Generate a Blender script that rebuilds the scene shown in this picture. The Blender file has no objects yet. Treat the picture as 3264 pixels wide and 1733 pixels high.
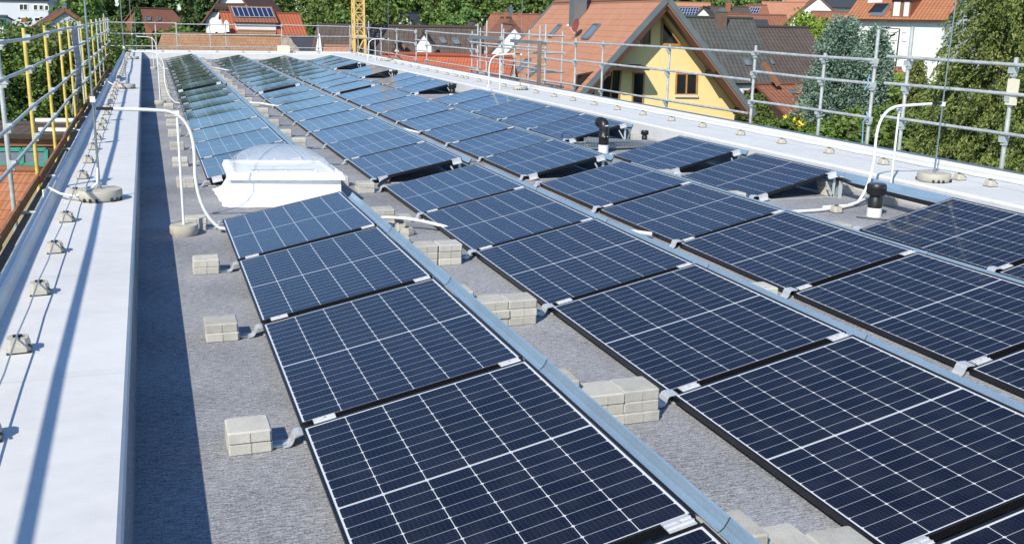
import bpy, math, random
import numpy as np
from mathutils import Vector, Matrix

random.seed(11)
rng = np.random.default_rng(11)
sc = bpy.context.scene
COL = sc.collection

# ------------------------------------------------------------------ camera, sky, sun, exposure
CAM = Vector((-0.5923, -2.8384, 2.0218))
YAW, PITCH, ROLL, FPX = 0.3479, 0.2462, 0.0206, 3185.36
FW = Vector((math.sin(YAW) * math.cos(PITCH), math.cos(YAW) * math.cos(PITCH), -math.sin(PITCH)))
_r = Vector((math.cos(YAW), -math.sin(YAW), 0.0))
_u = _r.cross(FW)
RT = math.cos(ROLL) * _r + math.sin(ROLL) * _u
UP = -math.sin(ROLL) * _r + math.cos(ROLL) * _u
cd = bpy.data.cameras.new('camera')
cam = bpy.data.objects.new('camera', cd)
COL.objects.link(cam)
m3 = Matrix((RT, UP, -FW)).transposed()
cam.matrix_world = Matrix.Translation(CAM) @ m3.to_4x4()
cd.sensor_fit = 'HORIZONTAL'
cd.sensor_width = 36.0
cd.lens = FPX / 3264 * 36.0
cd.clip_start = 0.05
cd.clip_end = 3000
sc.camera = cam
sc.render.resolution_x, sc.render.resolution_y = 1024, 543

SUNV = Vector((-.84, -.86, 1.0)).normalized()          # towards the sun
world = bpy.data.worlds.new("World")
sc.world = world
world.use_nodes = True
wn = world.node_tree
bg = wn.nodes['Background']
sky = wn.nodes.new('ShaderNodeTexSky')
sky.sky_type = 'NISHITA'
sky.sun_disc = False
sky.sun_elevation = math.asin(SUNV.z)
sky.sun_rotation = math.atan2(SUNV.x, SUNV.y)
sky.air_density = 1.0
sky.dust_density = 0.2
sky.ozone_density = 2.5
tint = wn.nodes.new('ShaderNodeMix')                   # the camera's cool white balance of the sky light
tint.data_type = 'RGBA'; tint.blend_type = 'MULTIPLY'
tint.inputs[0].default_value = 1.0
tint.inputs[7].default_value = (.82, 1.0, 1.20, 1)
wn.links.new(sky.outputs[0], tint.inputs[6])
wn.links.new(tint.outputs[2], bg.inputs[0])
bg.inputs[1].default_value = 0.105
sd = bpy.data.lights.new('sun', 'SUN')
sd.energy = 4.1
sd.angle = math.radians(0.55)
sd.color = (1.0, 0.93, 0.80)
sun = bpy.data.objects.new('sun', sd)
COL.objects.link(sun)
sun.rotation_euler = (-SUNV).to_track_quat('-Z', 'Y').to_euler()
sc.view_settings.view_transform = 'Standard'
sc.view_settings.look = 'None'
sc.view_settings.exposure = 0.40
sc.view_settings.gamma = 1.0

# ------------------------------------------------------------------ helpers
def ray(px, py):
    return FW + RT * ((px - 1632) / FPX) - UP * ((py - 866.5) / FPX)
def at(px, py, d):
    return CAM + ray(px, py) * d
def onz(px, py, z):
    r = ray(px, py)
    return CAM + r * ((z - CAM.z) / r.z)
def onplane(px, py, p, n):
    r = ray(px, py)
    return CAM + r * ((p - CAM).dot(n) / r.dot(n))
def inframe(pts, mg=30):
    xs, ys = [], []
    for p in pts:
        q = Vector(p) - CAM
        z = q.dot(FW)
        if z < 0.1:
            continue
        xs.append(1632 + FPX * q.dot(RT) / z); ys.append(866.5 - FPX * q.dot(UP) / z)
    if not xs:
        return False
    return max(xs) > -mg and min(xs) < 3264 + mg and max(ys) > -mg and min(ys) < 1733 + mg

class MB:
    def __init__(s):
        s.v = []; s.f = []; s.m = []; s.uv = []; s.sm = []
    def face(s, pts, mi=0, uv=None, smooth=False):
        i = len(s.v)
        s.v += [tuple(p) for p in pts]
        s.f.append(tuple(range(i, i + len(pts))))
        s.m.append(mi); s.sm.append(smooth)
        s.uv.append(uv if uv else [(0, 0)] * len(pts))
        return s
    def hexa(s, p, mi=0):                      # p: 8 corners, bottom 4 ccw then top 4
        for q in ((3, 2, 1, 0), (4, 5, 6, 7), (0, 1, 5, 4), (1, 2, 6, 5), (2, 3, 7, 6), (3, 0, 4, 7)):
            s.face([p[k] for k in q], mi)
        return s
    def box(s, x0, x1, y0, y1, z0, z1, mi=0):
        return s.hexa([(x0, y0, z0), (x1, y0, z0), (x1, y1, z0), (x0, y1, z0),
                       (x0, y0, z1), (x1, y0, z1), (x1, y1, z1), (x0, y1, z1)], mi)
    def cbox(s, x0, x1, y0, y1, z0, z1, c=0.006, mi=0):     # box with chamfered top and upright edges
        def ring(d, z):
            k = c + d
            return [(x0 + k, y0 + d, z), (x1 - k, y0 + d, z), (x1 - d, y0 + k, z), (x1 - d, y1 - k, z),
                    (x1 - k, y1 - d, z), (x0 + k, y1 - d, z), (x0 + d, y1 - k, z), (x0 + d, y0 + k, z)]
        rs = [ring(c * .5, z0), ring(0, z0 + c * .5), ring(0, z1 - c), ring(c, z1)]
        for a, b in zip(rs[:-1], rs[1:]):
            for k in range(8):
                s.face([a[k], a[(k + 1) % 8], b[(k + 1) % 8], b[k]], mi)
        s.face(rs[-1], mi); s.face(rs[0][::-1], mi)
        return s
    def bar(s, a, b, w, h, mi=0, up=(0, 0, 1)):            # rectangular bar from a to b
        a = Vector(a); b = Vector(b); d = (b - a).normalized(); up = Vector(up)
        x = d.cross(up)
        if x.length < 1e-4: x = d.cross(Vector((0, 1, 0)))
        x.normalize(); y = x.cross(d)
        p = []
        for e in (a, b):
            p += [e - x * w / 2 - y * h / 2, e + x * w / 2 - y * h / 2, e + x * w / 2 + y * h / 2, e - x * w / 2 + y * h / 2]
        for q in ((3, 2, 1, 0), (4, 5, 6, 7), (0, 1, 5, 4), (1, 2, 6, 5), (2, 3, 7, 6), (3, 0, 4, 7)):
            s.face([p[k] for k in q][::-1], mi)
        return s
    def tube(s, pts, r, n=8, mi=0, caps=True, r1=None):
        pts = [Vector(p) for p in pts]
        N = len(pts)
        base = len(s.v)
        prev = None
        for i, p in enumerate(pts):
            d = (pts[min(i + 1, N - 1)] - pts[max(i - 1, 0)]).normalized()
            if prev is None:
                x = d.cross(Vector((0, 0, 1)))
                if x.length < 1e-3: x = d.cross(Vector((0, 1, 0)))
            else:
                x = prev - d * prev.dot(d)
            x.normalize(); prev = x; y = d.cross(x)
            rr = r if r1 is None else r + (r1 - r) * i / max(N - 1, 1)
            for k in range(n):
                t = 2 * math.pi * k / n
                s.v.append(tuple(p + x * (rr * math.cos(t)) + y * (rr * math.sin(t))))
        for i in range(N - 1):
            for k in range(n):
                a = base + i * n + k; b = base + i * n + (k + 1) % n
                s.f.append((a, b, b + n, a + n)); s.m.append(mi); s.sm.append(True); s.uv.append([(0, 0)] * 4)
        if caps:
            s.face([s.v[base + k] for k in range(n)][::-1], mi)
            s.face([s.v[base + (N - 1) * n + k] for k in range(n)], mi)
        return s
    def lathe(s, cx, cy, prof, n=24, mi=0, smooth=True, cap=True):   # prof: (r, z) from bottom up
        base = len(s.v)
        for r, z in prof:
            for k in range(n):
                t = 2 * math.pi * k / n
                s.v.append((cx + r * math.cos(t), cy + r * math.sin(t), z))
        for i in range(len(prof) - 1):
            flat = abs(prof[i][0] - prof[i + 1][0]) > 4 * abs(prof[i][1] - prof[i + 1][1])
            for k in range(n):
                a = base + i * n + k; b = base + i * n + (k + 1) % n
                s.f.append((a, b, b + n, a + n)); s.m.append(mi); s.sm.append(smooth and not flat); s.uv.append([(0, 0)] * 4)
        if cap:
            L = len(prof) - 1
            s.face([s.v[base + L * n + k] for k in range(n)], mi)
            s.face([s.v[base + k] for k in range(n)][::-1], mi)
        return s
    def slab(s, quad, th, mi=0, uv=None):       # thick sheet: top face = quad (ccw seen from above), thickness th downwards along the normal
        q = [Vector(p) for p in quad]
        n = (q[1] - q[0]).cross(q[2] - q[0]).normalized()
        b = [p - n * th for p in q]
        s.face(q, mi, uv); s.face(b[::-1], mi)
        for k in range(len(q)):
            l = (k + 1) % len(q)
            s.face([b[k], b[l], q[l], q[k]], mi)
        return s

def wloc(o):
    v = Vector((0, 0, 0))
    while o is not None:
        v += o.location; o = o.parent
    return v
def obj(name, mb, mats, parent=None, loc=None, local=False):
    if not isinstance(mats, (list, tuple)): mats = [mats]
    me = bpy.data.meshes.new(name)
    off = Vector((0, 0, 0))
    if not local:
        if parent is not None: off = wloc(parent)
        elif loc is not None: off = Vector(loc)
    me.from_pydata([(v[0] - off.x, v[1] - off.y, v[2] - off.z) for v in mb.v], [], mb.f)
    for mt in mats: me.materials.append(mt)
    me.polygons.foreach_set('material_index', mb.m)
    me.polygons.foreach_set('use_smooth', mb.sm)
    uvl = me.uv_layers.new(name='UVMap')
    flat = [c for f in mb.uv for p in f for c in p]
    uvl.data.foreach_set('uv', flat)
    me.update()
    o = bpy.data.objects.new(name, me)
    COL.objects.link(o)
    if parent is not None: o.parent = parent
    elif loc is not None: o.location = loc
    return o
def tag(o, label=None, cat=None, group=None, kind=None):
    if label: o['label'] = label
    if cat: o['category'] = cat
    if group: o['group'] = group
    if kind: o['kind'] = kind
    return o
def thing(name, label, cat, loc=(0, 0, 0), group=None, rot=None):
    o = bpy.data.objects.new(name, None)
    COL.objects.link(o)
    o.location = loc
    o.empty_display_size = 0.2
    if rot: o.rotation_euler = rot
    return tag(o, label, cat, group)
def link_copy(src, parent=None):
    c = src.copy()
    COL.objects.link(c)
    if parent is not None: c.parent = parent
    return c
def copy_thing(src, loc, rz=None, label=None, scale=None):
    r = link_copy(src)
    r.location = loc
    if rz is not None: r.rotation_euler = (0, 0, rz)
    if scale: r.scale = scale
    if label: r['label'] = label
    for ch in list(src.children):
        c = link_copy(ch, r)
        for g in list(ch.children): link_copy(g, c)
    return r
ORD = ['first', 'second', 'third', 'fourth', 'fifth', 'sixth', 'seventh', 'eighth', 'ninth', 'tenth', 'eleventh', 'twelfth', 'thirteenth',
       'fourteenth', 'fifteenth', 'sixteenth', 'seventeenth', 'eighteenth', 'nineteenth', 'twentieth', 'twenty-first', 'twenty-second',
       'twenty-third', 'twenty-fourth', 'twenty-fifth', 'twenty-sixth', 'twenty-seventh', 'twenty-eighth', 'twenty-ninth', 'thirtieth',
       'thirty-first', 'thirty-second', 'thirty-third', 'thirty-fourth', 'thirty-fifth', 'thirty-sixth', 'thirty-seventh', 'thirty-eighth',
       'thirty-ninth', 'fortieth']

# ------------------------------------------------------------------ materials
class NT:
    def __init__(s, name):
        s.m = bpy.data.materials.new(name); s.m.use_nodes = True
        s.t = s.m.node_tree; s.b = s.t.nodes['Principled BSDF']
    def n(s, typ, **kw):
        o = s.t.nodes.new(typ)
        for k, v in kw.items(): setattr(o, k, v)
        return o
    def l(s, a, b): s.t.links.new(a, b)
    def put(s, sock, v):
        if isinstance(v, (int, float)): sock.default_value = v
        elif isinstance(v, tuple): sock.default_value = v if len(v) == len(sock.default_value) else v + (1,)
        else: s.l(v, sock)
    def math(s, op, a, b=0.0, c=None):
        o = s.n('ShaderNodeMath', operation=op)
        s.put(o.inputs[0], a); s.put(o.inputs[1], b)
        if c is not None: s.put(o.inputs[2], c)
        return o.outputs[0]
    def mix(s, f, a, b):
        o = s.n('ShaderNodeMix', data_type='RGBA')
        s.put(o.inputs[0], f); s.put(o.inputs[6], a); s.put(o.inputs[7], b)
        return o.outputs[2]
    def coord(s, which='Object'):
        return s.n('ShaderNodeTexCoord').outputs[which]
    def mapping(s, vec, scale=(1, 1, 1)):
        o = s.n('ShaderNodeMapping'); s.l(vec, o.inputs[0]); o.inputs[3].default_value = scale
        return o.outputs[0]
    def noise(s, vec, scale, detail=3, rough=.55):
        o = s.n('ShaderNodeTexNoise'); s.l(vec, o.inputs['Vector'])
        o.inputs['Scale'].default_value = scale; o.inputs['Detail'].default_value = detail; o.inputs['Roughness'].default_value = rough
        return o.outputs['Fac']
    def ramp(s, f, lo, hi):
        o = s.n('ShaderNodeMapRange'); s.l(f, o.inputs[0])
        o.inputs[1].default_value = lo; o.inputs[2].default_value = hi
        return o.outputs[0]
    def bump(s, h, strength=.3, dist=.01):
        o = s.n('ShaderNodeBump'); s.l(h, o.inputs['Height'])
        o.inputs['Strength'].default_value = strength; o.inputs['Distance'].default_value = dist
        s.l(o.outputs[0], s.b.inputs['Normal'])
    def done(s, col=None, rough=None, metal=None, spec=None):
        if col is not None: s.put(s.b.inputs['Base Color'], col)
        if rough is not None: s.put(s.b.inputs['Roughness'], rough)
        if metal is not None: s.b.inputs['Metallic'].default_value = metal
        if spec is not None: s.b.inputs['Specular IOR Level'].default_value = spec
        return s.m
def sc3(c, k): return tuple(x * k for x in c)
def plain(name, col, rough=.6, metal=0., var=.25, scale=6., fine=60., bump=.15, bd=.004, coords='Object'):
    t = NT(name)
    v = t.coord(coords)
    a = t.noise(v, scale, 4); b = t.noise(v, fine, 2)
    f = t.math('ADD', t.math('MULTIPLY', a, .65), t.math('MULTIPLY', b, .35))
    f = t.ramp(f, .3, .7)
    c = t.mix(f, sc3(col, 1 - var), sc3(col, 1 + var * .8))
    if bump: t.bump(b, bump, bd)
    return t.done(c, rough, metal)

def mat_felt():
    t = NT('roof_felt')
    v = t.coord('Object')
    big = t.noise(v, .9, 4)
    streak = t.noise(t.mapping(v, (17, 74, 17)), 1.0, 6, .8)
    grain = t.noise(v, 95, 4, .85)
    f = t.math('ADD', t.math('MULTIPLY', streak, .42), t.math('ADD', t.math('MULTIPLY', grain, .43), t.math('MULTIPLY', big, .15)))
    f = t.ramp(f, .435, .57)
    c = t.mix(f, (.11, .115, .125), (.51, .515, .535))
    patch = t.ramp(t.noise(v, .45, 5, .6), .35, .7)
    c = t.mix(t.math('MULTIPLY', patch, .34), c, (.25, .253, .265))
    vor = t.n('ShaderNodeTexVoronoi'); t.l(v, vor.inputs['Vector']); vor.inputs['Scale'].default_value = 38
    sp = t.math('LESS_THAN', vor.outputs['Distance'], .07)
    c = t.mix(t.math('MULTIPLY', sp, .5), c, (.6, .6, .6))
    t.bump(t.math('ADD', grain, streak), .5, .006)
    return t.done(c, .9, 0, .25)
def mat_membrane():
    t = NT('white_membrane')
    v = t.coord('Object')
    a = t.noise(v, 1.1, 5, .6)
    d = t.noise(v, 9, 5, .6)
    f = t.ramp(t.math('ADD', t.math('MULTIPLY', a, .6), t.math('MULTIPLY', d, .4)), .36, .66)
    c = t.mix(f, (.60, .605, .595), (.69, .69, .675))
    st = t.ramp(t.noise(v, 2.7, 6, .7), .60, .78)
    c = t.mix(t.math('MULTIPLY', st, .22), c, (.47, .475, .46))
    sep = t.n('ShaderNodeSeparateXYZ'); t.l(v, sep.inputs[0])
    wob = t.math('ADD', t.math('MULTIPLY', sep.outputs[1], .5), t.math('MULTIPLY', t.noise(v, .8, 2), .02))
    fy = t.math('FRACT', wob)
    seam = t.math('LESS_THAN', fy, .005)
    lap = t.math('LESS_THAN', fy, .035)
    c = t.mix(t.math('MULTIPLY', seam, .40), c, (.38, .40, .42))
    c = t.mix(t.math('MULTIPLY', lap, .10), c, (.5, .52, .54))
    wr = t.noise(t.mapping(v, (1.6, 3.4, 2)), 1.0, 2, .4)
    t.bump(t.math('ADD', wr, t.math('MULTIPLY', lap, .12)), .45, .03)
    return t.done(c, .6, 0, .3)
def mat_cells():
    t = NT('solar_cells')
    uv = t.n('ShaderNodeUVMap'); uv.uv_map = 'UVMap'
    sep = t.n('ShaderNodeSeparateXYZ'); t.l(uv.outputs[0], sep.inputs[0])
    u, v = sep.outputs[0], sep.outputs[1]          # metres inside the frame
    W, L = 1.150, 1.707
    mu, mv, cg = .009, .009, .0055
    pu = (W - 2 * mu) / 6
    U = t.math('DIVIDE', t.math('SUBTRACT', u, mu), pu)
    fu = t.math('FRACT', U)
    du = t.math('MULTIPLY', t.math('MINIMUM', fu, t.math('SUBTRACT', 1.0, fu)), pu)
    half = (L - 2 * mv - 2 * cg) / 2
    pv = half / 10
    vv = t.math('ABSOLUTE', t.math('SUBTRACT', v, L / 2))
    V = t.math('DIVIDE', t.math('SUBTRACT', vv, cg), pv)
    fv = t.math('FRACT', V)
    dv = t.math('MULTIPLY', t.math('MINIMUM', fv, t.math('SUBTRACT', 1.0, fv)), pv)
    lu = t.math('LESS_THAN', du, .0016)
    lv = t.math('LESS_THAN', dv, .0013)
    dia = t.math('LESS_THAN', t.math('ADD', du, dv), .0088)
    cen = t.math('LESS_THAN', vv, cg)
    eu = t.math('GREATER_THAN', t.math('ABSOLUTE', t.math('SUBTRACT', u, W / 2)), W / 2 - mu)
    ev = t.math('GREATER_THAN', vv, L / 2 - mv)
    strong = t.math('MAXIMUM', t.math('MAXIMUM', lu, dia), t.math('MAXIMUM', cen, t.math('MAXIMUM', eu, ev)))
    # a dark slit in the middle of the centre bar
    slit = t.math('LESS_THAN', vv, .0012)
    strong = t.math('MULTIPLY', strong, t.math('SUBTRACT', 1.0, t.math('MULTIPLY', slit, .55)))
    bus = t.math('FRACT', t.math('MULTIPLY', fu, 9.0))
    bb = t.math('MULTIPLY', t.math('LESS_THAN', t.math('ABSOLUTE', t.math('SUBTRACT', bus, .5)), .035), .07)
    # each cell a slightly different blue
    cell = t.n('ShaderNodeCombineXYZ')
    t.l(t.math('FLOOR', U), cell.inputs[0]); t.l(t.math('FLOOR', t.math('DIVIDE', v, pv)), cell.inputs[1])
    oi = t.n('ShaderNodeObjectInfo'); t.l(oi.outputs['Random'], cell.inputs[2])
    wn_ = t.n('ShaderNodeTexWhiteNoise', noise_dimensions='3D'); t.l(cell.outputs[0], wn_.inputs[0])
    c = t.mix(wn_.outputs['Value'], (.0040, .0048, .0115), (.0068, .0078, .018))
    c = t.mix(bb, c, (.35, .37, .42))
    c = t.mix(t.math('MULTIPLY', lv, .72), c, (.56, .58, .62))
    c = t.mix(t.math('MULTIPLY', strong, .96), c, (.66, .68, .70))
    ob = t.coord('Object')
    dust = t.ramp(t.noise(ob, 5, 4), .42, .8)
    c = t.mix(t.math('MULTIPLY', dust, .03), c, (.4, .42, .45))
    rg = t.math('ADD', .085, t.math('MULTIPLY', dust, .05))
    m = t.done(c, rg, 0, .5)
    t.b.inputs['IOR'].default_value = 1.47
    return m
def mat_tiles(name, c1, c2, mortar, bw=.3, bh=.36, gap=.02, rough=.75, moss=None):
    t = NT(name)
    uv = t.n('ShaderNodeUVMap'); uv.uv_map = 'UVMap'
    br = t.n('ShaderNodeTexBrick'); br.offset = 0.0
    t.l(uv.outputs[0], br.inputs['Vector'])
    br.inputs['Scale'].default_value = 1.0
    br.inputs['Color1'].default_value = c1 + (1,); br.inputs['Color2'].default_value = c2 + (1,)
    br.inputs['Mortar'].default_value = mortar + (1,)
    br.inputs['Mortar Size'].default_value = gap; br.inputs['Mortar Smooth'].default_value = .6
    br.inputs['Brick Width'].default_value = bw; br.inputs['Row Height'].default_value = bh
    n1 = t.noise(uv.outputs[0], .7, 5, .65); n2 = t.noise(uv.outputs[0], 7, 3)
    f = t.ramp(t.math('ADD', t.math('MULTIPLY', n1, .6), t.math('MULTIPLY', n2, .4)), .3, .72)
    c = t.mix(f, br.outputs['Color'], moss if moss else sc3(c1, 1.35))
    c = t.mix(.6, br.outputs['Color'], c)
    # rounded profile of the tiles: height from the position across each tile
    sep = t.n('ShaderNodeSeparateXYZ'); t.l(uv.outputs[0], sep.inputs[0])
    fx = t.math('FRACT', t.math('DIVIDE', sep.outputs[0], bw)); fy = t.math('FRACT', t.math('DIVIDE', sep.outputs[1], bh))
    h = t.math('ADD', t.math('SINE', t.math('MULTIPLY', fx, 6.2832)), t.math('MULTIPLY', fy, 1.2))
    t.bump(h, .8, .03)
    return t.done(c, rough, 0, .3)
def mat_leaf(name, dark, light, trans=.25, rough=.55):
    t = NT(name)
    g = t.n('ShaderNodeNewGeometry')
    oi = t.n('ShaderNodeObjectInfo')
    r = g.outputs['Random Per Island']
    pn = t.noise(t.coord('Object'), 1.1, 3)
    f = t.math('ADD', t.math('MULTIPLY', r, .6), t.math('MULTIPLY', t.ramp(pn, .35, .65), .4))
    c = t.mix(f, dark, light)
    hs = t.n('ShaderNodeHueSaturation'); t.l(c, hs.inputs['Color'])
    t.l(t.math('ADD', .485, t.math('MULTIPLY', oi.outputs['Random'], .03)), hs.inputs['Hue'])
    t.l(t.math('ADD', .8, t.math('MULTIPLY', oi.outputs['Random'], .45)), hs.inputs['Value'])
    t.put(t.b.inputs['Base Color'], hs.outputs[0])
    t.b.inputs['Roughness'].default_value = rough
    t.b.inputs['Specular IOR Level'].default_value = .3
    tr = t.n('ShaderNodeBsdfTranslucent'); t.l(hs.outputs[0], tr.inputs[0])
    mx = t.n('ShaderNodeMixShader'); mx.inputs[0].default_value = trans
    t.l(t.b.outputs[0], mx.inputs[1]); t.l(tr.outputs[0], mx.inputs[2])
    t.l(mx.outputs[0], t.t.nodes['Material Output'].inputs[0])
    return t.m
def mat_clear(name):
    t = NT(name)
    t.b.inputs['Base Color'].default_value = (.93, .95, .97, 1)
    t.b.inputs['Roughness'].default_value = .06
    tr = t.n('ShaderNodeBsdfTransparent'); tr.inputs[0].default_value = (.93, .95, .97, 1)
    lw = t.n('ShaderNodeLayerWeight'); lw.inputs[0].default_value = .5
    fz = t.math('ADD', .05, t.math('MULTIPLY', t.math('POWER', lw.outputs['Facing'], 4.0), .55))
    gl = t.n('ShaderNodeBsdfGlossy'); gl.inputs['Roughness'].default_value = .06
    df = t.n('ShaderNodeBsdfDiffuse'); df.inputs[0].default_value = (.85, .88, .92, 1)
    m1 = t.n('ShaderNodeMixShader'); m1.inputs[0].default_value = .24
    t.l(tr.outputs[0], m1.inputs[1]); t.l(df.outputs[0], m1.inputs[2])
    m2 = t.n('ShaderNodeMixShader'); t.l(fz, m2.inputs[0])
    t.l(m1.outputs[0], m2.inputs[1]); t.l(gl.outputs[0], m2.inputs[2])
    t.l(m2.outputs[0], t.t.nodes['Material Output'].inputs[0])
    return t.m

M = {}
M['felt'] = mat_felt()
M['membrane'] = mat_membrane()
M['cells'] = mat_cells()
M['black_alu'] = plain('black_frame', (.012, .012, .014), .38, .2, .2, bump=0)
M['backsheet'] = plain('dark_backsheet', (.012, .012, .014), .6, 0, .2, bump=0)
M['alu'] = plain('bright_aluminium', (.66, .67, .67), .42, .40, .12, bump=.05)
M['galv'] = plain('galvanised_steel', (.42, .47, .50), .34, .85, .22, 3, 40, .08)
M['deflect'] = plain('coated_steel_sheet', (.45, .60, .69), .40, .65, .16, 2.5, 70, .05)
M['tubegalv'] = plain('scaffold_tube_steel', (.56, .58, .56), .5, .35, .35, 7, 40, .15)
M['yellow'] = plain('yellow_paint', (.70, .53, .13), .55, 0, .35, 4, 40, .15)
def mat_block():
    t = NT('concrete_block')
    v = t.coord('Object'); oi = t.n('ShaderNodeObjectInfo')
    cmb = t.n('ShaderNodeVectorMath', operation='ADD'); t.l(v, cmb.inputs[0])
    k = t.n('ShaderNodeCombineXYZ'); t.l(t.math('MULTIPLY', oi.outputs['Random'], 37.0), k.inputs[0]); t.l(k.outputs[0], cmb.inputs[1])
    q = cmb.outputs[0]
    a = t.noise(q, 12, 5, .65); b = t.noise(q, 140, 3, .8); e = t.ramp(t.noise(q, 5, 5, .7), .52, .72)
    f = t.ramp(t.math('ADD', t.math('MULTIPLY', a, .5), t.math('MULTIPLY', b, .5)), .35, .65)
    c = t.mix(f, (.42, .41, .36), (.57, .555, .50))
    c = t.mix(t.math('MULTIPLY', e, .35), c, (.30, .285, .24))
    hs = t.n('ShaderNodeHueSaturation'); t.l(c, hs.inputs['Color'])
    t.l(t.math('ADD', .86, t.math('MULTIPLY', oi.outputs['Random'], .26)), hs.inputs['Value'])
    t.bump(t.math('ADD', b, a), .6, .005)
    return t.done(hs.outputs[0], .92, 0, .25)
M['concrete'] = mat_block()
M['concrete2'] = plain('cast_concrete', (.46, .435, .365), .9, 0, .2, 9, 120, .4, .003)
M['white_plastic'] = plain('white_plastic', (.80, .80, .77), .4, 0, .04, bump=0)
M['white_coat'] = plain('white_coating', (.82, .83, .83), .45, 0, .05, 4, 30, .08)
M['stained'] = plain('stained_timber', (.085, .04, .024), .6, 0, .25, 2, 20, .2)
M['black_plastic'] = plain('black_plastic', (.014, .014, .015), .42, 0, .3, bump=.05)
M['clear'] = mat_clear('clear_acrylic')
M['wood'] = plain('weathered_plank', (.20, .165, .125), .85, 0, .35, 2, 30, .3)
M['toe'] = plain('brown_toe_board', (.30, .135, .06), .7, 0, .4, 3, 30, .2)
M['shadeboard'] = plain('shaded_grey_board', (.16, .15, .14), .85, 0, .35, 2, 30, .3)  # grey deck board, the toe board's shade put into its colour
M['sunboard'] = plain('sunlit_pale_board', (.50, .43, .33), .8, 0, .3, 2, 30, .3)  # pale deck board, coloured as the sunlit strip beside the lip
M['wire'] = plain('zinc_wire', (.50, .50, .50), .4, .7, .1, bump=0)
M['terracotta'] = mat_tiles('terracotta_tiles', (.52, .235, .135), (.44, .195, .110), (.18, .08, .05), moss=(.56, .31, .20))
M['brownred'] = mat_tiles('brown_red_tiles', (.30, .115, .065), (.22, .085, .05), (.09, .04, .03), moss=(.34, .17, .11))
M['redtile'] = mat_tiles('bright_red_tiles', (.41, .12, .062), (.34, .098, .052), (.13, .03, .018))
M['orangetile'] = mat_tiles('orange_tiles', (.37, .155, .080), (.31, .125, .063), (.11, .045, .025))
M['tantile'] = mat_tiles('old_tan_tiles', (.40, .225, .125), (.28, .15, .085), (.10, .055, .035), .2, .3, moss=(.44, .27, .16))
M['greytile'] = mat_tiles('grey_tiles', (.085, .085, .083), (.06, .06, .06), (.022, .022, .022), moss=(.13, .135, .115))
M['browntile'] = mat_tiles('dark_brown_tiles', (.105, .08, .068), (.075, .058, .05), (.028, .022, .02), moss=(.14, .11, .095))
M['slate'] = plain('slate_roof', (.05, .053, .062), .6, 0, .2, 2, 20, .2)
M['whitewall'] = plain('white_render', (.78, .78, .76), .85, 0, .07, 1.2, 25, .2)
M['greywall'] = plain('pale_grey_render', (.55, .58, .62), .85, 0, .07, 1.2, 25, .2)
M['creamwall'] = plain('cream_render', (.74, .68, .53), .85, 0, .08, 1.2, 25, .2)
M['yellowwall'] = plain('yellow_render', (.93, .70, .32), .85, 0, .06, 1.0, 25, .2)
M['darkwood'] = plain('dark_timber', (.06, .04, .03), .8, 0, .35, 1.5, 18, .3)
M['redwood'] = plain('red_brown_timber', (.24, .10, .05), .7, 0, .3, 2, 20, .2)
M['pine'] = plain('orange_pine', (.50, .24, .07), .5, 0, .2, 4, 30, .1)
M['greymetal'] = plain('grey_sheet_metal', (.22, .25, .26), .45, .5, .15, 2, 20, .05)
M['pane'] = plain('window_glass', (.018, .020, .022), .06, 0, .3, bump=0)
M['shutter'] = plain('white_shutter', (.72, .71, .67), .6, 0, .06, bump=.1)
M['stone'] = plain('rubble_stone', (.34, .30, .24), .9, 0, .5, 3, 14, .8, .05)
M['oldbrick'] = plain('weathered_brick', (.16, .105, .075), .9, 0, .3, 5, 40, .3)
M['brick'] = plain('red_brick', (.36, .14, .07), .85, 0, .25, 5, 40, .3)
M['green'] = plain('green_paint', (.04, .28, .21), .5, 0, .15, bump=.05)
M['bark'] = plain('bark', (.10, .075, .055), .9, 0, .4, 4, 30, .5)
M['grass'] = plain('grass_ground', (.075, .11, .035), .95, 0, .5, .35, 5, .4, .05)
M['hill'] = plain('wooded_ground', (.04, .06, .022), .95, 0, .4, .2, 3, .4, .05)
M['asphalt'] = plain('asphalt', (.06, .06, .06), .9, 0, .2, .8, 30, .2)
M['leafA'] = mat_leaf('broad_leaves', (.052, .105, .020), (.22, .315, .085))
M['leafB'] = mat_leaf('hedge_leaves', (.054, .108, .021), (.24, .325, .08))
M['leafC'] = mat_leaf('fir_needles', (.042, .082, .028), (.125, .19, .06), .15)
M['leafD'] = mat_leaf('blue_needles', (.16, .27, .21), (.36, .48, .38), .12)
M['leafE'] = mat_leaf('bright_leaves', (.14, .22, .03), (.33, .40, .06), .3)
M['leafF'] = mat_leaf('yellow_green_needles', (.042, .070, .016), (.29, .335, .095), .2)  # needle tone varies at random from deep to yellowish green
M['flower'] = plain('yellow_petals', (.75, .62, .05), .6, 0, .2, bump=0)
M['tarp'] = plain('grey_tarpaulin', (.42, .41, .42), .6, 0, .15, 2, 20, .2)
M['dish'] = plain('red_dish', (.22, .06, .04), .5, 0, .1, bump=0)
M['bluetie'] = plain('blue_rope', (.25, .45, .62), .7, 0, .1, bump=0)
M['crane'] = plain('crane_yellow', (.80, .56, .20), .5, 0, .12, 2, 20, .05)

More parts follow.
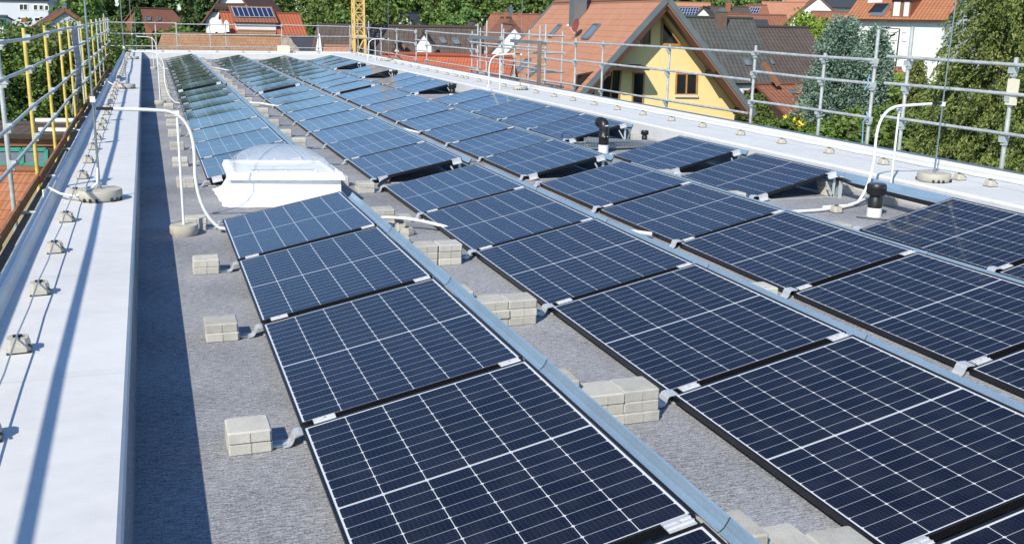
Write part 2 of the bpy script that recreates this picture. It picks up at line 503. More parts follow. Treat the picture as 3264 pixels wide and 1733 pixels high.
# ------------------------------------------------------------------ ground and the building under the roof
PZ = .28            # height of the parapets' inner edges
PZL = .37           # the parapet on the hedge side stands a little higher
GZ = -7.5           # ground level
mb = MB()
mb.face([(-900, -300, GZ), (1200, -300, GZ), (1200, 1500, GZ), (-900, 1500, GZ)])
tag(obj('ground', mb, M['grass'], loc=(0, 0, GZ)), kind='structure')
mb = MB()                                                   # gentle wooded rise behind the village
NX, NY = 60, 14
def hillz(x, y):
    d = (y - 95) / 130.0
    d = max(0, min(1, d)); d = d * d * (3 - 2 * d)
    return GZ - .3 + 9.5 * d
gx = [-260 + 640 * i / NX for i in range(NX + 1)]; gy = [95 + 260 * j / NY for j in range(NY + 1)]
for i in range(NX):
    for j in range(NY):
        q = [(gx[i], gy[j]), (gx[i + 1], gy[j]), (gx[i + 1], gy[j + 1]), (gx[i], gy[j + 1])]
        mb.face([(x, y, hillz(x, y)) for x, y in q], 0, None, True)
tag(obj('hills', mb, M['hill'], loc=(0, 0, 0)), kind='structure')

YN, YF = -9.0, 46.7
mb = MB()
mb.face([(-.80, YN, 0), (7.8, YN, 0), (7.8, YF, 0), (-.80, YF, 0)])
tag(obj('roof_surface', mb, M['felt'], loc=(0, 0, 0)), kind='structure')
bld = thing('flat_roof_building', 'long flat roofed building carrying the solar panels', 'building', (3.5, 20, GZ))
mb = MB()
mb.box(-1.52, 9.18, YN, 48.15, GZ, -.004)
obj('wall', mb, M['creamwall'], bld)

def parapet(name, label, prof, p0, p1, axis, steps):       # prof: (offset, z) across; swept along y or x
    mb = MB()
    for k in range(steps):
        a = p0 + (p1 - p0) * k / steps; b = p0 + (p1 - p0) * (k + 1) / steps
        for (o0, z0, m0), (o1, z1, _) in zip(prof[:-1], prof[1:]):
            if axis == 'y':
                mb.face([(o0, a, z0), (o0, b, z0), (o1, b, z1), (o1, a, z1)], m0)
            else:
                mb.face([(b, o0, z0), (a, o0, z0), (a, o1, z1), (b, o1, z1)], m0)
    return tag(obj(name, mb, [M['membrane'], M['felt'], M['greymetal']], loc=(0, 0, 0)), label, 'parapet', 'roof edge parapets')
parapet('parapet', 'broad pale membrane parapet with a raised outer lip beside the yellow scaffold poles',
        [(-1.53, -.55, 2), (-1.53, .42, 0), (-1.515, .452, 0), (-1.495, .462, 0), (-1.475, .458, 0), (-1.462, .44, 0), (-1.452, .40, 0), (-1.44, PZL, 0), (-.785, PZL, 0), (-.772, PZL - .012, 0), (-.764, PZL - .03, 1), (-.762, 0, 1)],
        YN, YF, 'y', 40)
parapet('parapet', 'white membrane parapet with double outer ledge along the scaffold facing the yellow house',
        [(7.8, 0, 0), (7.79, .03, 0), (7.78, PZ - .03, 0), (7.80, PZ, 0), (8.93, PZ, 0), (8.935, PZ + .045, 0), (9.06, PZ + .05, 0), (9.065, PZ + .095, 0), (9.20, PZ + .10, 2), (9.205, -.5, 2)][::-1],
        YN, YF, 'y', 40)
parapet('parapet', 'white cross parapet closing the far end of the solar roof',
        [(46.7, 0, 0), (46.69, PZ - .03, 0), (46.72, PZ, 0), (47.95, PZ, 0), (47.96, PZ + .07, 0), (48.16, PZ + .075, 2), (48.17, -.5, 2)][::-1],
        -1.575, 9.2, 'x', 12)

# ------------------------------------------------------------------ solar panels
PL, PW, PITCHY = 1.733, 1.178, 1.79
TILT = [.2007, .2079, .2198, .2419]
RX = [0.0, 1.9886, 3.9557, 6.0951]
RH = [.09, .0615, .0466, .0367]
ROWN = ['leftmost row', 'second row', 'third row', 'rightmost row']
def panel_meshes():
    t = MB()                                               # frame: four bars with a narrow top lip
    for x0, x1, y0, y1 in ((0, .013, 0, PL), (PW - .013, PW, 0, PL), (.013, PW - .013, 0, .013), (.013, PW - .013, PL - .013, PL)):
        t.box(x0, x1, y0, y1, -.036, 0)
    frame = obj('frame', t, M['black_alu'], local=True)
    g = MB()
    NU, NV = 6, 10
    a0, b0, W, L = .014, .013, PW - .028, PL - .026
    vid = {}
    for i in range(NU + 1):
        for j in range(NV + 1):
            u, v = i / NU, j / NV
            sag = -.0052 * (1 - (2 * v - 1) ** 2) * (1 - .6 * (2 * u - 1) ** 2)
            vid[i, j] = len(g.v); g.v.append((a0 + W * u, b0 + L * v, -.0035 + sag))
    for i in range(NU):
        for j in range(NV):
            k = [(i, j), (i + 1, j), (i + 1, j + 1), (i, j + 1)]
            g.f.append(tuple(vid[c] for c in k)); g.m.append(0); g.sm.append(True)
            g.uv.append([(c[0] / NU * W, c[1] / NV * L) for c in k])
    glass = obj('glass', g, M['cells'], local=True)
    s = MB().box(.014, PW - .014, .014, PL - .014, -.013, -.009)
    s.box(PW * .5 - .05, PW * .5 + .05, PL * .5 - .04, PL * .5 + .04, -.028, -.013)
    back = obj('backsheet', s, M['backsheet'], local=True)
    c = MB()                                               # mid clamp in the seam: plate, raised ribs and a bolt
    c.box(-.055, .055, -.062, .006, .0005, .0045); c.box(-.055, .055, -.044, -.038, .0045, .010); c.box(-.055, .055, -.018, -.012, .0045, .010)
    c.lathe(0, -.028, [(.007, .0045), (.007, .013)], 8)
    mid = obj('clamp', c, M['alu'], local=True)
    e = MB()                                               # end clamp: folded bright block on the open end
    e.box(-.06, .06, -.040, .006, .0005, .007); e.box(-.06, .06, -.046, -.040, -.055, .007); e.box(-.05, .05, -.050, -.046, -.048, -.03)
    e.box(-.06, .06, -.085, -.046, -.055, -.049)
    end = obj('clamp', e, M['alu'], local=True)
    return frame, glass, back, mid, end
PM = panel_meshes()
def deflector_mesh(r):
    xh = PW * math.cos(TILT[r]); zh = RH[r] + PW * math.sin(TILT[r])
    prof = [(xh + .080, zh - .072), (xh + .092, zh - .068), (xh + .106, zh - .056), (xh + .117, zh - .038), (xh + .124, zh - .024), (xh + .130, zh - .020), (xh + .134, zh - .028), (xh + .122, zh - .06), (xh + .04, .012)]
    t = MB()
    for (x0, z0), (x1, z1) in zip(prof[:-1], prof[1:]):
        t.face([(x0, -.028, z0), (x1, -.028, z1), (x1, 1.757, z1), (x0, 1.757, z0)])
    for (x0, z0), (x1, z1) in zip(prof[1:5], prof[2:6]):    # lapped end of the sheet, a few mm proud
        t.face([(x0 - .002, -.030, z0 + .003), (x1 - .002, -.030, z1 + .003), (x1 - .002, .004, z1 + .003), (x0 - .002, .004, z0 + .003)])
    o = obj('wind_deflector', t, M['deflect'], local=True)
    return o
DM = [deflector_mesh(r) for r in range(4)]
def drift(r, y): return max(0.0, y - 12) * (.0045 if r < 3 else .0052)
segs = {
    0: [(-1, 3, 0.0, 'near'), (0, 7, 9.72, 'middle'), (0, 10, 24.72, 'far')],
    1: [(-2, 3, 1.7266, 'near'), (0, 7, 9.45, 'middle'), (0, 10, 24.38, 'far')],
    2: [(-2, 3, 1.6453, 'near'), (0, 7, 9.33, 'middle'), (0, 10, 24.1, 'far')],
    3: [(-1, 1, 1.7839, 'near'), (0, 0, 7.25, 'single beside the black vent'), (0, 0, 9.40, 'single beside the cable trays'), (0, 4, 13.08, 'middle'), (0, 2, 24.1, 'short'), (0, 1, 31.5, 'far'), (0, 3, 37.15, 'farthest')]}
PANELS = []
count = 0
for r in range(4):
    for (n0, n1, yo, sname) in segs[r]:
        idx = 0
        for n in range(n0, n1 + 1):
            y = yo + n * PITCHY
            x = RX[r] + drift(r, y + .9)
            ex = PW * math.cos(TILT[r])
            if not inframe([(x, y, .1), (x, y + PL, .1), (x + ex, y, .3), (x + ex, y + PL, .3)], -4):
                continue
            tot = n1 - n0 + 1
            if n0 == n1: lab = 'blue solar panel standing alone, %s, %s' % (sname.replace('single ', ''), ROWN[r])
            else: lab = 'blue solar panel, %s from front in the %s block of the %s' % (ORD[idx], sname, ROWN[r])
            idx += 1
            root = thing('solar_panel', lab, 'solar panel', (x, y, RH[r]), 'solar panels in four tilted rows',
                         (random.gauss(0, .0022), -TILT[r] + random.gauss(0, .0025), -.0045 if (r < 3 and y > 12) else 0))
            if count == 0:
                for o in PM[:3]: o.parent = root
            else:
                for o in PM[:3]: link_copy(o, root)
            count += 1
            first = n == n0 and yo > 5
            for u in (.10, .93):
                src = PM[4] if first else PM[3]
                c = link_copy(src, root); c.location = (PW * u, 0, 0)
            PANELS.append((r, x, y, sname, n == n0, n == n1))
            d = link_copy(DM[r]); d.location = (x, y, 0)
            tag(d, 'steel wind deflector behind the %s panel, %s block, %s' % (ORD[idx - 1], sname, ROWN[r]), 'wind deflector', 'wind deflectors behind the panels')
for o in (PM[3], PM[4], *DM): bpy.data.objects.remove(o)

# mounting brackets at the junctions
def bracket_meshes():
    t = MB()
    t.box(-.33, -.075, -.028, .028, .004, .008)
    t.box(-.33, -.075, -.030, -.026, .008, .016); t.box(-.33, -.075, .026, .030, .008, .016)
    rail = obj('rail', t, M['galv'], local=True)
    f = MB()
    pr = [(-.09, .010), (-.062, .013), (-.050, .024), (-.040, .052), (-.031, .066), (-.012, .070), (.03, .070)]
    for (x0, z0), (x1, z1) in zip(pr[:-1], pr[1:]):
        f.slab([(x0, -.042, z0), (x1, -.042, z1), (x1, .042, z1), (x0, .042, z0)], .006)
    foot = obj('foot', f, M['alu'], local=True)
    p = MB().box(.01, 1.17, -.02, .02, .004, .012)          # continues under the panel to the high side
    p.bar((1.12, 0, .01), (1.12, 0, .24), .035, .006, up=(0, 1, 0)); p.bar((1.12, 0, .01), (1.0, 0, .2), .02, .006, up=(0, 1, 0))
    sup = obj('support', p, M['alu'], local=True)
    return rail, foot, sup
BM = bracket_meshes()
first_b = True
JUNC = {0: [], 1: [], 2: [], 3: []}
for r in range(4):
    k = 0
    for (rr, x, y, sname, a, b) in [q for q in PANELS if q[0] == r]:
        js = [y - .028] + ([y + PL + .01] if b else [])
        for j in js:
            root = thing('mounting_bracket', 'silver bracket, %s from the front under the low edge of the %s' % (ORD[min(k, 39)], ROWN[r]), 'bracket', (x, j, 0), 'mounting brackets under the panels')
            k += 1
            JUNC[r].append((x, j))
            if first_b:
                for o in BM: o.parent = root
                first_b = False
            else:
                for o in BM: link_copy(o, root)

# ------------------------------------------------------------------ concrete ballast blocks
def block_mesh():
    t = MB()
    t.cbox(-.102, .102, 0, .2, 0, .0585, .007)
    for fx in (-.004, .088):                                # spacer ribs on the front
        t.box(fx - .004, fx + .004, -.004, .003, .004, .050)
    t.box(.0995, .1055, .09, .10, .004, .050)
    t.box(-.1055, -.0995, .09, .10, .004, .050)
    return obj('ballast_block', t, M['concrete'], local=True)
BK = block_mesh()
nblk = [0]
STK = ['lowest', 'second', 'third', 'top']
def stack(cx, y, n, where, skip=0, z0=.0):
    for k in range(n):
        o = link_copy(BK)
        o.location = (cx + random.gauss(0, .003), y + random.gauss(0, .004), z0 + k * .0592 + .001)
        o.rotation_euler = (0, 0, random.gauss(0, .012))
        pos = 'single' if n == 1 else ('top' if k == n - 1 else ('bottom' if k == 0 else STK[k]))
        tag(o, '%s block %s' % (pos, where), 'concrete block', 'concrete ballast blocks on the roof')
        nblk[0] += 1
for i, (x, j) in enumerate(JUNC[0]):
    if i and j - JUNC[0][i - 1][1] < .5: continue
    stack(x - .247, j - .06, 2, 'of the %s concrete stack from the front beside the leftmost row' % ORD[i])
for i, (x, j) in enumerate(JUNC[1]):
    if i and j - JUNC[1][i - 1][1] < .5: continue
    w = 'of the %s concrete stack between leftmost and second rows' % ORD[i]
    if j < 0:
        stack(x - .264, j - .12, 3, w + ', right pile'); stack(x - .470, j - .03, 3, w + ', middle pile')
        stack(x - .660, j + .02, 4, w + ', left pile')
    elif j < 5.5:
        stack(x - .264, j - .19, 3, w + ', right pile'); stack(x - .470, j - .19, 3, w + ', middle pile')
        stack(x - .685, j - .09, 4, w + ', left pile')
    elif j < 7.5:
        stack(x - .224, j - .12, 1, w + ', right pile'); stack(x - .448, j - .30, 3, w + ', left pile')
    elif j < 9.2:
        stack(x - .22, j - .06, 2, w + ', right pile')
    else:
        stack(x - .43, j - .10, 2 if i % 3 else 3, w + ', left pile')
        if i % 3 == 1: stack(x - .66, j - .12, 2, w + ', rear pile')
for i, (x, j) in enumerate(JUNC[2]):
    if j < 5 and i % 2 == 0: stack(x - .29, j - .10, 2, 'of the %s concrete stack in the gap before the third row' % ORD[i])
for i, (x, j) in enumerate(JUNC[3]):
    if 5 < j < 9: stack(x - .27, j - .1, 2, 'of the concrete stack before the rightmost row, %s bracket' % ORD[i])
stack(7.30, 7.33, 3, 'of the taller concrete pile behind the black cap vent')
stack(7.53, 7.36, 2, 'of the lower concrete pile behind the black cap vent')
stack(7.45, 12.95, 2, 'of the concrete pile next to the slotted cable trays')
bpy.data.objects.remove(BK)

# ------------------------------------------------------------------ lightning protection: wires, holders, rods, hoops
def holder_meshes():
    t = MB()
    b0, b1, h = .056, .043, .074
    lo = [(-b0 + .02, -b0), (b0 - .02, -b0), (b0, -b0 + .02), (b0, b0 - .02), (b0 - .02, b0), (-b0 + .02, b0), (-b0, b0 - .02), (-b0, -b0 + .02)]
    rs = [[(x, y, .008) for x, y in lo], [(x, y, .034) for x, y in lo], [(x * b1 / b0 * 1.1, y * b1 / b0 * 1.1, h) for x, y in lo]]
    for a, b in zip(rs[:-1], rs[1:]):
        for k in range(8): t.face([a[k], a[(k + 1) % 8], b[(k + 1) % 8], b[k]])
    t.face(rs[-1])
    blk = obj('block', t, M['concrete2'], local=True)
    c = MB().box(-.056, .056, -.056, .056, 0, .008)
    c.bar((0, 0, h + .002), (.060, -.058, .032), .008, .007); c.box(-.022, .022, -.008, .008, h, h + .012)
    clip = obj('clip', c, M['black_plastic'], local=True)
    return blk, clip
HM = holder_meshes()
hfirst = True
def holder(x, y, z, label, group, rz=0.0):
    global hfirst
    root = thing('wire_holder', label, 'wire holder', (x, y, z), group, (0, 0, rz))
    if hfirst:
        for o in HM: o.parent = root
        hfirst = False
    else:
        for o in HM: link_copy(o, root)
    return root
LH = [.35, 1.55, 2.75, 3.93, 5.14, 6.35, 7.62, 8.78, 10.02, 11.27, 12.41, 13.68, 14.67, 16.16, 17.3, 18.5, 19.6, 20.8, 21.95, 23.1, 24.3, 25.5, 26.7, 27.9, 29.1, 30.3, 31.5, 32.7, 33.9, 35.1, 36.2, 38.4, 40.0, 41.8, 43.5, 45.2]
RHL = [6.05, 6.53, 7.87, 9.02, 10.18, 11.33, 12.56, 13.68, 14.84, 16.0, 17.15, 18.33, 19.47, 20.68, 23.1, 24.38, 25.31, 26.54, 27.02, 27.68, 28.77, 30.11, 31.37, 32.72, 33.94, 35.37, 36.58, 39.23, 40.46, 41.8, 43.05, 44.13, 45.18]
XLW, XRW = -1.287, 8.47
LH = [.948 * (y + 2.838) - 2.838 for y in LH]
for i, y in enumerate(LH):
    if y < .2: continue
    holder(XLW, y, PZL, 'concrete wire holder, %s from the front on the yellow pole side parapet' % ORD[i - 1], 'wire holders on the near long parapet', .1)
for i, y in enumerate(RHL):
    holder(XRW + max(0, y - 28) * .017, y, PZ, 'concrete wire holder, %s from the front on the yellow house side parapet' % ORD[i], 'wire holders on the opposite long parapet')
for i, x in enumerate([.12, 1.3, 2.54, 3.74, 4.94, 6.13, 7.3]):
    holder(x, 47.2, PZ, 'tiny concrete wire holder on the far cross parapet, %s along from the corner rod' % ORD[i], 'wire holders on the far parapet')
def wire(pts, label, r=.0048):
    return tag(obj('conductor_wire', MB().tube(pts, r, 6), M['wire'], loc=pts[0]), label, 'wire', 'lightning conductor wires')
pts = []
for a, b in zip([-1.0] + LH, LH + [46.5]):
    pts += [(XLW, a, PZL + .086), (XLW + random.gauss(0, .006), (a + b) / 2, PZL + .076)]
wire(pts, 'thin grey conductor wire over the holders beside the yellow scaffold poles')
pts = []
for a, b in zip([3.0] + RHL, RHL + [46.5]):
    xa = XRW + max(0, a - 28) * .017
    pts += [(xa, a, PZ + .086), (xa + random.gauss(0, .006), (a + b) / 2, PZ + .076)]
wire(pts, 'thin grey conductor wire along the parapet facing the yellow house')
wire([(XLW, 47.2, PZ + .07), (3, 47.2, PZ + .07), (8.7, 47.2, PZ + .07)], 'thin grey conductor wire along the far cross parapet')

def rod_thing(x, y, top, label, rdisc=.19, group='lightning rods on the parapets'):
    PZ = PZL if x < 0 else .28
    t = thing('lightning_rod', label, 'lightning rod', (x, y, PZ), group)
    b = MB()
    b.lathe(x, y, [(rdisc * .93, PZ + .006), (rdisc, PZ + .03), (rdisc, PZ + .085), (rdisc * .97, PZ + .10)], 28)
    base = obj('base', b, M['concrete2'], t)
    k = MB()
    k.lathe(x, y, [(rdisc * .95, PZ + .001), (rdisc * .95, PZ + .007)], 20)
    for a in (-2.3, -2.0, -1.7, -1.0, -.7, -.4, .6, 2.2):
        cx, cy = x + math.cos(a) * (rdisc + .002), y + math.sin(a) * (rdisc + .002)
        k.bar((cx, cy, PZ + .002), (cx, cy, PZ + .035), .022, .012)
    obj('rim', k, M['black_plastic'], base)
    rr = MB().tube([(x, y, PZ + .09), (x, y, PZ + 1.0)], .0105, 8)
    rr.tube([(x, y, PZ + .99), (x + (.0 if x < 0 else .01), y, top)], .0085, 8)
    rr.lathe(x, y, [(.02, PZ + .1), (.02, PZ + .125)], 6)
    obj('rod', rr, M['galv'], t)
    j = MB().box(x - .022, x + .022, y - .022, y + .022, PZ + .875, PZ + .925)
    obj('clamp', j, M['white_plastic'], t)
    return t
def arc(c0, c1, c2, n=10):                                   # quadratic bezier
    c0, c1, c2 = Vector(c0), Vector(c1), Vector(c2)
    return [c0 * (1 - k / n) ** 2 + c1 * (2 * (k / n) * (1 - k / n)) + c2 * (k / n) ** 2 for k in range(n + 1)]
def hoop(xr, yr, s, yb, label, reach=.80, drop=None):        # s: +1 towards +x, -1 towards -x; white insulated conductor
    t = thing('insulated_conductor', label, 'conductor', (xr, yr, PZL if xr < 0 else PZ), 'white conductor hoops at the rods')
    zt = 1.185
    x1 = xr + s * .72
    slv = MB().tube([(xr + s * .02, yr, zt + .005), (xr + s * .17, yr, zt)], .0145, 10)
    obj('sleeve', slv, M['black_plastic'], t)
    p = [Vector((xr + s * .165, yr, zt)), Vector((xr + s * .45, yr - .02, zt - .01))]
    p += arc((xr + s * .60, (yr + yb) / 2, zt - .025), (xr + s * .83, yb, zt - .06), (xr + s * .835, yb, .78), 12)
    p += arc((xr + s * .83, yb, .55), (xr + s * .85, yb, .20), (xr + s * 1.02, yb - .02, .055), 8)
    p += [Vector((xr + s * 1.16, yb - .03, .028)), Vector((xr + s * 1.5, yb - .04, .026))]
    obj('tube', MB().tube(p, .0165, 10), M['white_plastic'], t)
    return t
def stand(x, y, label, top=1.14, r=.13):
    t = thing('support_pole', label, 'support pole', (x, y, 0), 'white support poles of the hoops')
    b = MB().lathe(x, y, [(r * .9, 0), (r, .025), (r, .085), (r * .95, .10)], 24)
    obj('base', b, M['concrete2'], t)
    obj('pole', MB().tube([(x, y, .09), (x, y, top)], .0125, 10), M['white_plastic'], t)
    obj('clip', MB().box(x - .02, x + .02, y - .02, y + .02, top - .03, top + .02), M['white_plastic'], t)
    return t
where = ['nearest', 'middle', 'far']
for i, (y, top) in enumerate([(6.86, 3.3), (21.5, 3.2), (37.1, 3.3)]):
    rod_thing(-1.068 + .01 * i, y, top, 'tall grey lightning rod on a round concrete base, %s one on the yellow pole side' % where[i])
    hoop(-1.065, y, 1, y + .03, 'white conductor hoop bending down from the %s rod on the yellow pole side' % where[i])
    stand(-.362, y + .03, 'white support pole in a round concrete foot under the %s hoop, yellow pole side' % where[i])
for i, (x, y, top) in enumerate([(8.087, 6.53, 3.2), (8.50, 21.9, 3.2), (8.86, 38.8, 3.2)]):
    rod_thing(x, y, top, 'tall thin lightning rod on a round base, %s one on the yellow house side' % where[i], .19)
    t = hoop(x, y, -1, y + .07, 'white conductor hoop curving down from the %s rod on the yellow house side' % where[i])
    stand(x - .535, y + .09, 'white support pole of the %s hoop on the yellow house side' % where[i], 1.11, .10)
# far corner rods without a base
for x, y, top, lab in ((-1.0, 47.6, 2.0, 'short thin rod at the far corner beside the dark barn'), (9.05, 47.8, 2.0, 'short thin rod at the far corner beside the crane')):
    tag(obj('corner_rod', MB().tube([(x, y, PZ + .05), (x, y, top)], .011, 8).lathe(x, y, [(.05, PZ), (.05, PZ + .06)], 10), M['galv'], loc=(x, y, PZ)), lab, 'rod', 'rods at the far corners')
# lead wire at the nearest left rod, over the lip
tag(obj('white_lead', MB().tube([(-1.545, 6.98, .20), (-1.545, 6.98, .455), (-1.50, 6.97, .478), (-1.40, 6.90, .43), (-1.27, 6.78, .42), (-1.20, 6.80, .455), (-1.13, 6.84, .485), (-1.085, 6.86, .52), (-1.07, 6.86, .66)], .011, 8), M['white_plastic'], loc=(-1.545, 6.98, .2)),
    'white lead from the nearest rod base over the parapet lip', 'cable')
tag(obj('white_lead', MB().tube([(-1.545, 22.6, .20), (-1.545, 22.6, .455), (-1.50, 22.5, .478), (-1.36, 22.1, .42), (-1.12, 21.6, .45)], .014, 8), M['white_plastic'], loc=(-1.545, 22.6, .2)),
    'white lead from the middle rod base over the parapet lip', 'cable')
# white conductors where they cross the gaps between the rows
def cable(name, pts, r, m, label, cat='cable', group=None, n=10):
    return tag(obj(name, MB().tube(pts, r, n), m, loc=pts[0]), label, cat, group)
cable('white_conductor', arc((1.30, 6.70, .10), (1.66, 6.74, .155), (2.10, 6.30, .05), 10), .0165, M['white_plastic'], 'white conductor crossing the gap beyond the three block piles', group='white conductors across the gaps')
holder(1.65, 6.56, .0, 'small concrete holder carrying the white conductor in the first gap', 'wire holders on the roof')
holder(1.66, 6.36, .0, 'small concrete holder just in front of the conductor holder in the first gap', 'wire holders on the roof', .6)
cable('white_conductor', [(1.60, 21.2, .06), (1.8, 21.0, .065), (2.12, 20.1, .06)], .02, M['white_plastic'], 'white conductor crossing the first gap at the middle rods', group='white conductors across the gaps')
cable('white_conductor', [(1.75, 37.6, .06), (1.95, 36.6, .065), (2.25, 34.9, .06)], .024, M['white_plastic'], 'white conductor crossing the first gap at the far rods', group='white conductors across the gaps')
cable('white_conductor', [(7.40, 6.86, .035), (7.2, 6.72, .03), (6.99, 6.57, .03), (6.73, 6.46, .03), (6.38, 6.39, .03), (6.0, 6.38, .03), (5.6, 6.40, .03)], .0165, M['white_plastic'], 'white conductor lying on the felt beside the black cap vent', group='white conductors across the gaps')
holder(6.61, 6.36, 0, 'small concrete holder under the conductor left of the black cap vent', 'wire holders on the roof')
cable('white_conductor', [(3.62, 15.4, .05), (3.75, 15.15, .06), (3.9, 14.6, .05)], .018, M['white_plastic'], 'short white conductor end between the second and third rows', group='white conductors across the gaps')
cable('white_conductor', [(3.50, 6.0, .05), (3.62, 5.9, .055), (3.9, 5.6, .05)], .018, M['white_plastic'], 'white conductor end under the near third row', group='white conductors across the gaps')
# black solar cables
cable('black_hose', [(2.15, 9.25, .10), (2.02, 9.10, .075), (1.96, 8.98, .05), (1.97, 8.86, .03), (2.05, 8.76, .03), (2.25, 8.72, .04)], .022, M['black_plastic'], 'black cable hose looping out under the second row near the skylight', 'hose')
cable('black_cable', arc((6.12, 13.25, .05), (6.02, 13.15, .26), (6.30, 12.98, .05), 10), .007, M['black_plastic'], 'thin black cable loop by the elbow vent', 'cable')
cable('black_cable', [(6.62, 6.02, .012), (6.72, 5.9, .014), (6.85, 5.78, .012), (7.0, 5.74, .012)], .006, M['black_plastic'], 'thin black cable on the felt in front of the cap vent', 'cable')

# steel bar bridging the gap in the rightmost row
t = thing('bridging_bar', 'blue grey steel bar bridging the gap behind the black cap vent', 'steel bar', (7.35, 5.3, .2))
xh = RX[3] + PW * math.cos(TILT[3]); zh = RH[3] + PW * math.sin(TILT[3])
mb = MB()
for (x0, z0), (x1, z1) in zip([(xh + .03, zh - .10), (xh + .108, zh - .066), (xh + .133, zh - .016), (xh + .146, zh - .022)], [(xh + .108, zh - .066), (xh + .133, zh - .016), (xh + .146, zh - .022), (xh + .14, zh - .07)]):
    mb.face([(x0, 5.29, z0), (x1, 5.29, z1), (x1, 7.24, z1), (x0, 7.24, z0)])
obj('sheet', mb, M['deflect'], t)
obj('hose', MB().tube([(xh + .05, 7.3, zh - .08), (xh + .06, 6.9, zh - .125), (xh + .06, 6.2, zh - .13), (xh + .06, 5.28, zh - .13)], .026, 10), M['black_plastic'], t)
obj('post', MB().bar((xh + .06, 7.2, 0), (xh + .06, 7.2, zh - .06), .05, .008, up=(0, 1, 0)), M['alu'], t)

# ------------------------------------------------------------------ vents
def vent_cap(x, y, s, label):
    t = thing('vent_pipe', label, 'vent pipe', (x, y, 0), 'black vent pipes on the roof')
    r = .078 * s
    obj('collar', MB().lathe(x, y, [(r * 1.03, 0), (r * 1.03, .10 * s)], 24), M['white_plastic'], t)
    p = MB().lathe(x, y, [(r, .095 * s), (r, .20 * s), (r * .86, .215 * s), (r * .86, .25 * s)], 24)
    obj('pipe', p, M['black_plastic'], t)
    c = MB().lathe(x, y, [(r * 1.24, .245 * s), (r * 1.3, .26 * s), (r * 1.3, .305 * s), (r * 1.36, .312 * s), (r * 1.36, .345 * s), (r * 1.2, .365 * s)], 24)
    cp = obj('cap', c, M['black_plastic'], t)
    q = MB()
    for k in range(20):
        a = 2 * math.pi * k / 20
        q.bar((x + math.cos(a) * r * 1.31, y + math.sin(a) * r * 1.31, .262 * s), (x + math.cos(a) * r * 1.31, y + math.sin(a) * r * 1.31, .305 * s), .006, .006)
    obj('ribs', q, M['black_plastic'], cp)
    return t
vent_cap(6.885, 6.06, 1.0, 'black capped vent pipe with white collar in front of the steel bar')
vent_cap(7.44, 12.72, .62, 'low black capped vent beside the slotted cable trays')
vent_cap(7.02, 23.1, 1.0, 'black capped vent pipe with white collar in the gap of the rightmost row')
vent_cap(7.22, 30.6, .9, 'small black vent in the far gap next to the bent hoop')
vent_cap(7.3, 36.2, .8, 'tiny black vent in the farthest gap of the rightmost row')
t = thing('elbow_vent', 'black elbow vent pipe with white base rising beside the rightmost row', 'vent pipe', (6.174, 11.66, 0))
x, y = 6.19, 11.7
obj('collar', MB().lathe(x, y, [(.082, 0), (.082, .13)], 24), M['white_plastic'], t)
p = MB().lathe(x, y, [(.080, .125), (.080, .24), (.086, .245), (.086, .27), (.079, .275), (.079, .37)], 24)
pp = [Vector((x, y, .36))] + arc((x, y, .385), (x, y, .475), (x - .008, y + .085, .475), 8) + [Vector((x - .012, y + .13, .47))]
p.tube(pp, .080, 20)
p.tube([(x - .009, y + .10, .475), (x - .014, y + .15, .465)], .087, 20)
obj('pipe', p, M['black_plastic'], t)
obj('sticker', MB().box(x - .03, x + .03, y - .083, y - .0815, .255, .272).box(x - .025, x + .03, y - .088, y - .083, .43, .445), M['white_plastic'], t)

lf = obj('dry_leaf', MB().face([(0, 0, 0), (.016, .006, .006), (.030, 0, .002), (.014, -.010, .004)]).face([(0, 0, 0), (.014, -.010, .004), (.010, -.018, .012)]), M['stained'], loc=(.80, 2.62, .262))
tag(lf, 'tiny brown dry leaf lying on the second panel of the leftmost row', 'leaf')
# slotted cable trays lying on the roof
def tray(a, b, w, label):
    a = Vector(a); b = Vector(b); d = (b - a).normalized(); n = Vector((-d.y, d.x, 0)) * w / 2
    t = thing('cable_tray', label, 'cable tray', a, 'slotted cable trays by the elbow vent')
    m = MB()
    m.bar(a + Vector((0, 0, .004)), b + Vector((0, 0, .004)), w, .004)
    for s in (-1, 1): m.bar(a + n * s + Vector((0, 0, .035)), b + n * s + Vector((0, 0, .035)), .003, .065)
    obj('channel', m, M['galv'], t)
    k = MB(); L = (b - a).length; N = int(L / .05)
    for i in range(N):
        c0 = a + d * (L * (i + .25) / N); c1 = a + d * (L * (i + .75) / N)
        for z in (.022, .045):
            for s in (-1, 1):
                for off in (.0022, -.0022):
                    k.bar(c0 + n * s * (1 + off / (w / 2)) + Vector((0, 0, z)), c1 + n * s * (1 + off / (w / 2)) + Vector((0, 0, z)), .001, .008)
    obj('slots', k, M['black_plastic'], t)
tray((6.45, 13.0, .03), (7.35, 12.15, .03), .16, 'slotted steel cable tray running back toward the parapet')
tray((5.75, 12.0, .05), (7.05, 12.05, .05), .20, 'wide slotted steel cable tray behind the elbow vent')

